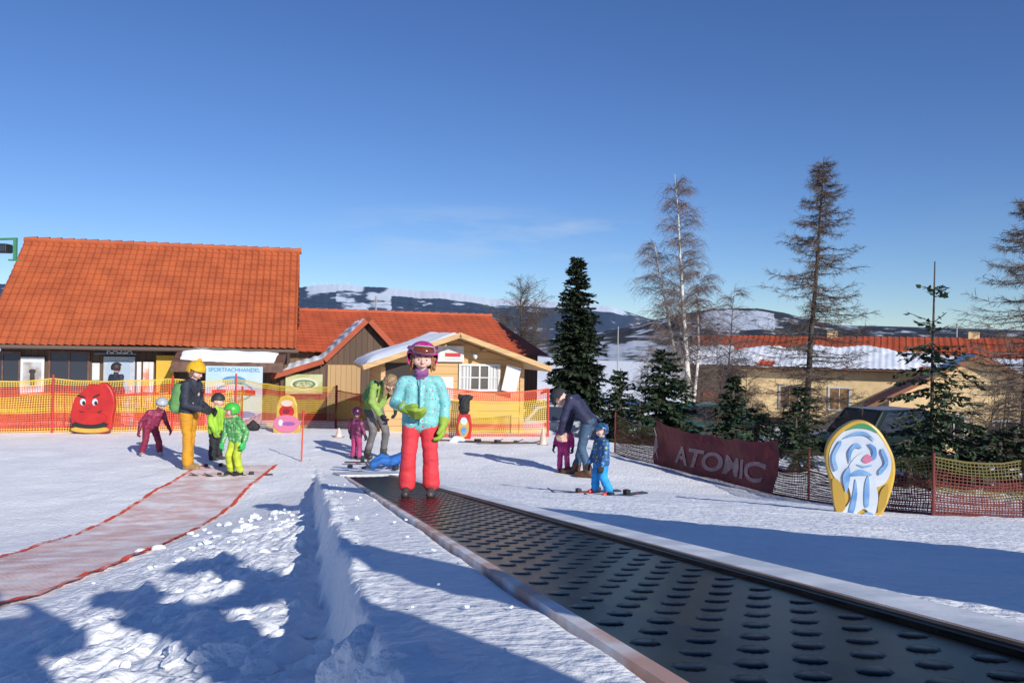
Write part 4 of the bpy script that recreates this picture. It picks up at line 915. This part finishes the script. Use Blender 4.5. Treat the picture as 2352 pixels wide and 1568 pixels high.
# --- girl on the belt
gp=march(962,1138,plane); Hg=hgt(gp,965,764)*.965
teal=dots_mat('turquoise_dotted_jacket',(.20,.52,.52),[(.45,.08,.12),(.04,.24,.32),(.62,.68,.68),(.07,.32,.38),(.42,.32,.36)],44,.26)
pinkred=cloth('coral_red_fabric',(.72,.045,.06),.85); lime=cloth('lime_fabric',(.30,.45,.05),.75)
magenta=mat('magenta_plastic',(.66,.03,.26),.3); dkhel=dots_mat('magenta_pattern_helmet',(.42,.03,.2),[(.6,.05,.28),(.12,.02,.08),(.5,.2,.32)],34,.26,.3)
lens=mat('amber_lens',(.25,.06,.02),.08,(.12,.03,.02),5); redhair=mat('ginger_hair',(.25,.09,.035),.6,(.36,.15,.06),20)
darkboot=mat('dark_boot',(.035,.03,.03),.5,(.07,.06,.06),8); greybk=mat('buckle_grey',(.5,.5,.5),.4)
purple=cloth('purple_scarf',(.25,.08,.25))
person(gp,Hg,2,'c',dict(ea=(-.165,.0,.585),wa=(-.09,-.13,.565),eb=(.158,.01,.585),wb=(.150,-.02,.475),gda=(.8,-.3,-.35),gdb=(-.1,-.15,-1),hem=0.0,flare=1.15,bulk=1.0,wr=.7,head=(0.008,-.02,.868),hp=6,hy=8,hr=4,boot=1.12,
   fa=(-.078,-.0,.05),fb=(.078,.0,.05),ka=(-.068,-.02,.25),kb=(.070,-.005,.25)),
   dict(jacket=teal,trousers=pinkred,boots=darkboot,buckle=greybk,gloves=lime,headgear='helmet',hat=dkhel,hat2=magenta,goggles=lens,hair=redhair,long=.9,scarf=purple,gs=1.2,fringe=1,zip=mat('zip_dark',(.05,.2,.25),.5)),
   'small girl in dotted turquoise jacket and red trousers riding the conveyor',.007)
# --- woman yellow beanie
p=G(432,1078); Hw=hgt(p,455,822)*.95
yel=cloth('mustard_fabric',(.62,.28,.012),.85); navy=cloth('dark_navy_fabric',(.03,.035,.055)); yb=mat('yellow_knit',(.68,.4,.015),.9,(.55,.3,.015),30,.4,60)
greenp=cloth('green_backpack_fabric',(.12,.28,.09)); whitebt=mat('brown_boot',(.3,.2,.08),.6); dark=cloth('black_fabric',(.02,.02,.022)); brhair=mat('brown_hair',(.12,.06,.03),.6,(.2,.11,.05),20)
person(p,Hw,78,'a',dict(chest=(0,-.02,.735),neck=(0,-.035,.83),head=(0,-.06,.915),hp=22,ea=(-.13,-.04,.62),wa=(-.08,-.17,.58),eb=(.13,-.03,.62),wb=(.08,-.18,.56),ka=(-.05,-.02,.28),kb=(.055,.02,.28),fa=(-.055,-.03,.05),fb=(.06,.05,.05),flare=1.45,hem=.03),
   dict(jacket=navy,trousers=yel,boots=whitebt,gloves=dark,headgear='beanie',hat=yb,hair=brhair,long=.5,pack=greenp,strap=dark),'woman in mustard trousers and yellow bobble hat with green backpack')
p=G(495,1056); H_=hgt(p,497,897)*.97
person(p,H_,70,'c',dict(head=(.0,-.03,.87),hp=5,ea=(-.15,-.02,.57),wa=(-.14,-.08,.45),bulk=1.2),dict(jacket=cloth('bright_lime_fabric',(.34,.62,.04)),trousers=dark,boots=darkboot,gloves=cloth('lime_glove',(.3,.5,.05)),headgear='cap',hat=mat('black_cap',(.03,.03,.03),.6),hair=brhair),'child in lime jacket, black trousers and dark cap')
p=G(540,1092); H_=hgt(p,527,912)*.97
gj=dots_mat('green_patterned_jacket',(.08,.32,.09),[(.03,.15,.04),(.28,.48,.12),(.4,.55,.35),(.05,.22,.07)],30,.4)
person(p,H_,-25,'c',dict(chest=(-.01,-.02,.655),head=(-.03,-.05,.85),hy=-50,hp=12,ea=(-.16,-.03,.56),wa=(-.13,-.1,.44),ka=(-.065,-.05,.26),kb=(.065,-.05,.26),pel=(0,.03,.46)),dict(jacket=gj,trousers=cloth('yellow_green_fabric',(.5,.6,.04)),boots=dark,buckle=greybk,gloves=cloth('green_glove',(.04,.45,.12)),headgear='helmet',hat=mat('green_helmet',(.06,.45,.05),.3),hair=None),'child with green helmet, patterned jacket and yellow trousers on skis')
for dx in(-.11,.09): ski(p+V((dx+.02,-.02,.0)),-68,.95,skim,'short dark children ski flat on the snow')
ski(G(490,1072),-80,.8,skim,'short dark children ski flat on the snow'); 
p=G(348,1046); H_=hgt(p,362,904)*1.0
pj=dots_mat('maroon_overall',(.2,.014,.05),[(.35,.03,.1),(.1,.01,.03)],16,.4); sil=mat('silver_helmet',(.4,.42,.45),.25)
mar=cloth('maroon_fabric',(.24,.014,.05))
person(p,H_,35,'c',dict(pel=(-.02,.03,.45),chest=(.03,-.03,.64),neck=(.08,-.06,.735),head=(.12,-.1,.83),hp=30,ea=(-.16,0,.55),wa=(-.2,-.04,.43),eb=(.2,-.02,.56),wb=(.24,-.1,.44),ka=(-.1,-.02,.25),kb=(.09,-.04,.25),fa=(-.15,.02,.05),fb=(.13,.0,.05)),dict(jacket=pj,trousers=mar,boots=mat('light_boot',(.4,.38,.4),.5),gloves=mar,headgear='helmet',hat=sil,hair=None),'child in maroon snowsuit and silver helmet leaning forward')
p=gz(P(265,960,21.2)); person(p,1.62,160,'a',dict(),dict(jacket=navy,trousers=dark,boots=darkboot,gloves=skin,hair=mat('dark_hair',(.03,.02,.02),.6),face=True),'adult in dark clothes standing at the shop door')
p=G(868,1052); ltg=cloth('apple_green_fabric',(.30,.46,.09)); greyt=cloth('grey_trousers_fabric',(.17,.155,.155)); blond=mat('dark_blond_hair',(.22,.13,.07),.6,(.3,.2,.1),25)
person(p,1.62,30,'a',dict(pel=(-.04,.06,.53),chest=(.0,-.04,.70),neck=(.03,-.11,.77),head=(.05,-.17,.80),hp=50,hy=10,ea=(-.13,-.13,.60),wa=(-.06,-.2,.48),eb=(.14,-.14,.62),wb=(.1,-.22,.52),ka=(-.07,-.03,.28),kb=(.06,-.06,.28),fa=(-.11,.03,.05),fb=(.07,.03,.05)),
  dict(jacket=ltg,trousers=greyt,boots=darkboot,gloves=dark,hair=blond,long=2.2,pack=greenp,strap=dark),'woman in green jacket bending forward, long blond hair, backpack')
p=G(818,1054); pkb=dots_mat('pink_black_fabric',(.13,.015,.06),[(.02,.02,.02),(.3,.06,.17),(.05,.01,.03)],14,.45)
person(p,.9,150,'c',dict(),dict(jacket=pkb,trousers=cloth('pink_fabric',(.4,.04,.15)),boots=darkboot,gloves=dark,headgear='helmet',hat=mat('plum_helmet',(.06,.01,.04),.3),hair=None,face=False),'child in pink and black snowsuit beside bending woman')
p=G(892,1078); blue=cloth('royal_blue_fabric',(.02,.14,.46))
person(p+V((.05,0,.02)),.88,-75,'c',dict(pel=(0,0,.13),chest=(.02,.17,.2),neck=(.03,.25,.27),head=(.04,.3,.36),hy=30,hp=10,ea=(-.14,.24,.14),wa=(-.2,.14,.07),eb=(.16,.22,.14),wb=(.2,.1,.07),ka=(-.09,-.17,.2),kb=(.08,-.2,.14),fa=(-.1,-.34,.07),fb=(.08,-.38,.06),fd=(0,-.6,.8),bulk=1.25),
  dict(jacket=blue,trousers=blue,boots=darkboot,gloves=dark,headgear='helmet',hat=mat('grey_helmet',(.15,.16,.2),.3),hair=None),'child in royal blue snowsuit fallen on the snow')
ski(G(820,1082)+V((0,0,.03)),70,.9,skib,'short blue ski of the fallen child'); ski(G(850,1068)+V((0,0,.04)),95,.9,skim,'short dark ski of the fallen child')
p=G(1330,1093); jeans=cloth('blue_jeans',(.05,.10,.17),.7); nv=cloth('navy_jumper',(.025,.027,.07),.7); brb=mat('brown_leather',(.10,.04,.02),.5,(.07,.025,.015),8)
person(p,1.6,-112,'a',dict(pel=(0,.09,.52),chest=(0,-.03,.68),neck=(0,-.12,.72),head=(0,-.19,.72),hp=65,hem=0.0,ea=(-.11,-.12,.54),wa=(-.06,-.15,.40),eb=(.11,-.13,.54),wb=(.06,-.17,.40),ka=(-.07,-.0,.28),kb=(.07,.04,.28),fa=(-.08,-.06,.05),fb=(.08,.12,.05),boot=1.25),
  dict(jacket=nv,trousers=jeans,boots=brb,gloves=skin,headgear='cap',hat=mat('dark_knit',(.03,.03,.035),.9),hair=brhair,face=False),'adult in navy jumper, jeans and brown boots bending over a child')
p=G(1294,1084)
person(p,.86,-20,'c',dict(),dict(jacket=cloth('magenta_fabric',(.5,.025,.2)),trousers=cloth('pink_trousers',(.55,.05,.24)),boots=darkboot,gloves=dark,headgear='helmet',hat=magenta,hair=None,face=False),'small child in pink snowsuit held by bending adult')
p=G(1380,1135); H_=hgt(p,1385,963)*.97
bj=dots_mat('blue_patterned_jacket',(.025,.08,.22),[(.04,.26,.46),(.28,.42,.1),(.03,.14,.38),(.1,.3,.5)],26,.38)
person(p,H_,-65,'c',dict(ea=(-.15,-.03,.57),wa=(-.15,-.1,.42),eb=(.15,-.02,.57),wb=(.16,-.08,.42),ka=(-.1,-.03,.25),kb=(.09,-.02,.25),fa=(-.15,0,.05),fb=(.15,.05,.05),hp=10,bulk=1.25),dict(jacket=bj,trousers=cloth('bright_blue_fabric',(.02,.32,.75)),boots=mat('red_boot',(.5,.03,.02),.35),buckle=greybk,gloves=dark,headgear='helmet',hat=mat('navy_helmet',(.015,.04,.1),.3,(.04,.12,.25),20),hair=None),'child in blue patterned jacket and bright blue trousers on skis')
ski(p+V((-.13,.1,0)),-70,.85,skim,'short dark children ski flat on the snow'); ski(p+V((.18,-.08,0)),-55,.85,skim,'short dark children ski flat on the snow')
# --- people standing beside the photographer's spot (outside the frame)
no=dict(boots=darkboot,gloves=dark,hair=brhair,headgear='beanie',hat=dark,face=False)
person(pers(1.08,-.35),1.6,-60,'a',dict(eb=(.2,-.1,.74),wb=(.26,-.28,.78),bulk=1.15),dict(jacket=navy,trousers=dark,**no),'adult in dark clothes reaching an arm over the conveyor',.016)
person(pers(.62,-1.0),1.6,-60,'a',dict(bulk=1.25),dict(jacket=greenp,trousers=dark,**no),'unseen adult in green jacket added to broaden the bank shadow',.016)  # second bystander added off-frame to widen the shadow across the bank
person(pers(.0,-.95),1.8,180,'a',dict(ea=(-.2,.02,.68),wa=(-.1,-.12,.8),eb=(.2,.02,.68),wb=(.1,-.12,.8),bulk=1.15),dict(jacket=navy,trousers=dark,boots=darkboot,gloves=dark,hair=brhair,face=False),'adult in dark clothes with raised hands standing on the snow',.016)

# ================= FIGURE BOARDS =================
def board(name,p,yaw,outline,m,th,label,side=None):
    o=thing(name,p,rad(yaw),label,'cut-out board'); prism('board',o,outline,0,th,m,.02); return o
def curve_pts(pts,n=5):
    out=[];k=len(pts)
    for i in range(k):
        p0,p1,p2,p3=[V(pts[(i+j-1)%k]) for j in range(4)]
        for s in range(n):
            t=s/n; q=.5*((2*p1)+(-p0+p2)*t+(2*p0-5*p1+4*p2-p3)*t*t+(-p0+3*p1-3*p2+p3)*t**3); out.append((q.x,q.y))
    return out
yp=mat('yellow_paint',(.58,.36,.05),.4,(.5,.3,.05),5); wp2=mat('glossy_white',(.58,.62,.66),.3,(.5,.55,.62),5); bp2=mat('light_blue_paint',(.10,.24,.5),.35,(.22,.38,.6),7); kp=mat('black_paint_flat',(.02,.02,.02),.4); pkp=mat('pink_paint',(.55,.16,.26),.4); gp2=mat('green_paint',(.06,.25,.09),.4)
p=G(218,996)+V((0,-.1,0)); hB=hgt(p,220,880)
o=board('figure_board',p,4,curve_pts([(-.16,.03),(-.36,.12),(-.44,.3),(-.43,.52),(-.36,.74),(-.25,.85),(-.16,.9*hB),(-.08,.98*hB),(.06,.97*hB),(.2,1.02*hB),(.32,.93*hB),(.40,.8),(.42,.6),(.38,.35),(.36,.15),(.25,.03)],3),redp,.14,'glossy red rounded cut-out board with painted face')
disc('base_stripe',o,-.05,.1,.38,.07,-.002,yp); disc('dark_stripe',o,-.05,.2,.36,.08,-.01,kp); disc('face_patch',o,-.05,.33,.33,.13,-.018,redp)
for sx in(-.2,.04): disc('eye',o,sx,.66,.055,.07,-.004,wp2); disc('pupil',o,sx+.02,.64,.03,.04,-.012,kp)
for x0,x1,z0,z1 in((-.3,-.16,.78,.73),(0,.13,.74,.8)): prism('brow',o,[(x0,z0),(x1,z1),(x1,z1+.035),(x0,z0+.035)],-.012,-.004,kp)
prism('mouth',o,[(-.28,.48),(-.18,.42),(-.05,.39),(.1,.42),(.2,.5),(.08,.455),(-.05,.43),(-.18,.455)],-.012,-.004,kp); disc('nose',o,-.08,.55,.045,.04,-.006,mat('dark_red',(.35,.02,.02),.4))
p=G(662,992)+V((0,-.15,0))
o=board('figure_board',p,2,[(-.23,.3),(-.22,.6),(-.15,.77),(0,.83),(.15,.77),(.22,.6),(.23,.3),(.3,.12),(.28,0),(-.28,0),(-.3,.12)],yp,.1,'yellow arched board with pink and red painted shapes'); disc('painted_shape',o,0,.46,.16,.14,-.002,redp); disc('painted_shape',o,0,.2,.28,.19,-.011,pkp); disc('painted_shape',o,0,.64,.13,.07,-.012,mat('pale_pink',(.6,.45,.35),.5)); disc('painted_shape',o,.05,.2,.14,.04,-.02,mat('violet',(.25,.08,.3),.5)); disc('painted_shape',o,.0,.47,.07,.05,-.02,mat('deep_red',(.2,.01,.02),.5)); disc('painted_shape',o,-.12,.22,.05,.07,-.02,wp2)
p=G(1066,1006)+V((0,-.2,0))
o=board('figure_board',p,2,[(-.15,0),(.15,0),(.17,.3),(.13,.52),(-.11,.54),(-.15,.3)],redp,.1,'red and yellow board with small painted shapes'); disc('painted_shape',o,0,.24,.11,.2,-.002,yp); disc('painted_shape',o,0,.38,.07,.08,-.011,wp2); disc('painted_shape',o,0,.18,.06,.09,-.011,bp2)
rm_=rm('stuffed_bag',[((0,0,.62),(0,0,.78),.12,.11),((-.08,0,.86),(.1,0,.86),.06,.06),((-.1,0,.86),(-.12,0,.93),.04,.02),((.1,0,.88),(.16,0,.88),.05,.03)],.018,dark,None,1,wr=.02,wf=20); rm_.location=p+V((0,.05,0)); tag(rm_,'shaggy black bag hanging on the net post','bag')
p=G(1962,1176)+V((0,-.1,-.03)); S_=hgt(p,1965,965)
o=board('figure_board',p,-16,[(x*S_,z*S_) for x,z in curve_pts([(-.2,0),(-.24,.14),(-.28,.35),(-.33,.58),(-.31,.74),(-.22,.88),(-.08,.98),(.06,.99),(.18,.91),(.27,.77),(.33,.62),(.34,.45),(.30,.25),(.24,.08),(.18,0),(.0,-.015)],4)],yp,.15,'leaning oval yellow board painted with white and blue swirls')
def pr2(name,pts,y,m): return prism(name,o,[(x*S_,z*S_) for x,z in pts],y-.006,y,m)
pr2('painted_panel',curve_pts([(-.25,.42),(-.295,.58),(-.27,.73),(-.18,.86),(-.05,.945),(.06,.95),(.17,.86),(.25,.74),(.30,.6),(.28,.44),(.2,.34),(.0,.3),(-.15,.32)]),-.002,wp2)
pr2('painted_crest',curve_pts([(-.14,.89),(-.02,.965),(.08,.96),(.17,.88),(.08,.915),(-.04,.92)]),-.011,gp2)
pr2('painted_body',curve_pts([(-.17,.03),(-.08,.2),(-.13,.42),(-.06,.6),(.06,.68),(.16,.58),(.15,.4),(.18,.22),(.14,.03),(.05,.1),(-.05,.03)]),-.011,wp2)
st=[[(-.24,.48),(-.27,.62),(-.2,.78),(-.18,.75),(-.235,.62),(-.21,.5)],[(.2,.46),(.27,.58),(.22,.72),(.2,.69),(.235,.58),(.18,.5)],[(-.1,.05),(-.06,.25),(-.04,.4),(-.02,.25),(-.05,.06)],[(.05,.14),(.05,.34),(.08,.44),(.095,.34),(.09,.14)],[(-.13,.25),(-.16,.42),(-.10,.52),(-.09,.42),(-.11,.3)],[(-.15,.02),(-.08,.06),(.0,.03),(.08,.07),(.15,.04),(.12,.01)],[(-.1,.43),(0,.5),(.12,.45),(.02,.44)],[(-.16,.81),(-.05,.88),(.06,.88),(.14,.8),(.06,.85),(-.04,.85)],[(-.09,.56),(-.11,.68),(-.04,.77),(.02,.72),(-.04,.72),(-.08,.66)],[(.06,.58),(.15,.62),(.15,.73),(.08,.77),(.12,.7),(.11,.64)],[(-.03,.55),(.04,.52),(.12,.55),(.04,.54)]]
for q in st: pr2('painted_stroke',curve_pts(q),-.02,bp2)
pr2('painted_stroke',curve_pts([(.02,.6),(.07,.57),(.12,.61),(.07,.66)]),-.021,pkp)
och=mat('ochre',(.42,.26,.04),.4)
for q in([(-.22,.06),(-.26,.38),(-.17,.33),(-.13,.1)],[(.18,.08),(.2,.28),(.27,.36),(.25,.15)]): pr2('painted_stroke',curve_pts(q),-.012,och)
p=G(585,988); r_=rm('rucksack',[((-.07,0,.08),(.05,0,.08),.1,.1),((0,0,.14),(-.01,0,.2),.09,.05)],.02,dark,None,2,wr=.015,wf=18); r_.location=p+V((0,-.1,0)); tag(r_,'small dark rucksack lying at the net','bag')
for px,py,h in((1247,1022,.34),(778,1005,.2)):
    p=G(px,py); o=thing('marker_cone',p,0,'small faded white marker cone on snow','cone','marker cones'); cyl('cone_body',o,(0,0,0.02),(0,0,h),.08,.02,mat('cone_cream',(.55,.42,.32),.6,(.6,.55,.5),6),14); box('cone_base',o,-.11,.11,-.11,.11,-.02,.018,mat('cone_base',(.45,.3,.22),.6),.01)
p=G(692,1060); o=thing('slalom_pole',p,0,'thin orange slalom pole stuck in snow','pole'); cyl('shaft',o,(0,0,-.1),(.02,0,hgt(p,692,942)),.014,.012,nr_,8); cyl('grip',o,(.019,0,hgt(p,692,942)-.12),(.02,0,hgt(p,692,942)+.01),.02,.02,postm,8)
for x in range(3):
    p=G(1075+45*x,1015+2*x)+V((0,0,.02)); ski(p,82+8*x,1.3,skim,'dark ski lying on the snow near the kiosk','skis lying by the kiosk')
p=G(1050,1016); sp_=prism('snow_block',None,[(-.2,-.02),(.2,-.02),(.1,.1),(-.08,.12)],0,.25,snow_top,.04); sp_.location=p; tag(sp_,'small lump of white snow near the kiosk','snow block')
# snow chunks
vs=[];fs=[]
random.seed(99)
def chunk(c,r,seed,flat=.7,sub=3):
    bm=bmesh.new(); bmesh.ops.create_icosphere(bm,subdivisions=sub,radius=1); i0=len(vs)
    pl=[(V((noise.noise(V((seed,i,0)))*2,noise.noise(V((seed,i,5)))*2,noise.noise(V((seed,i,9)))*2)).normalized(),.62+.2*abs(noise.noise(V((seed,i,3))))) for i in range(9)]
    for v in bm.verts:
        n=v.co.normalized(); q=n*1.15
        for pn,pd in pl:
            dd=q.dot(pn)
            if dd>pd: q-=pn*(dd-pd)
        q*=1+.10*noise.noise(n*3+V((seed,3,0)))+.06*noise.noise(n*9+V((seed,3,0))); vs.append(c+V((q.x*r*1.25,q.y*r,q.z*r*flat)))
    for f in bm.faces: fs.append(tuple(i0+v.index for v in f.verts))
    bm.free()
for px,py,r in((835,1490,.045),(825,1552,.075),(800,1562,.045),(880,1558,.045),(470,1500,.07),(520,1530,.075),(430,1535,.06),(560,1500,.05),(600,1470,.04),(700,1440,.03),(400,1370,.04),(470,1390,.035),(690,1300,.03),(640,1260,.03),(690,1220,.025),(540,1420,.04),(760,1500,.04),(720,1545,.05),(620,1530,.05)):
    q=G(px,py); chunk(q+V((0,0,r*.2)),r,px*.137,sub=4)
for i in range(260):
    v=U(1.0,9); u=-abs(random.gauss(0,.5))+.02; 
    if i%6==0: u=U(.16,.46)
    q=B(u,v); q.z=T(q.x,q.y)+.012; chunk(q,(U(.006,.03) if random.random()<.85 else U(.03,.045)) if u<.1 else U(.003,.009),i*1.7,sub=2)
o=mk('snow_chunks',vs,fs,snow_chunk_m,smooth=False); o['kind']='stuff'; o['label']='loose broken chunks of snow along the bank'; 
print('done',len(bpy.data.objects))
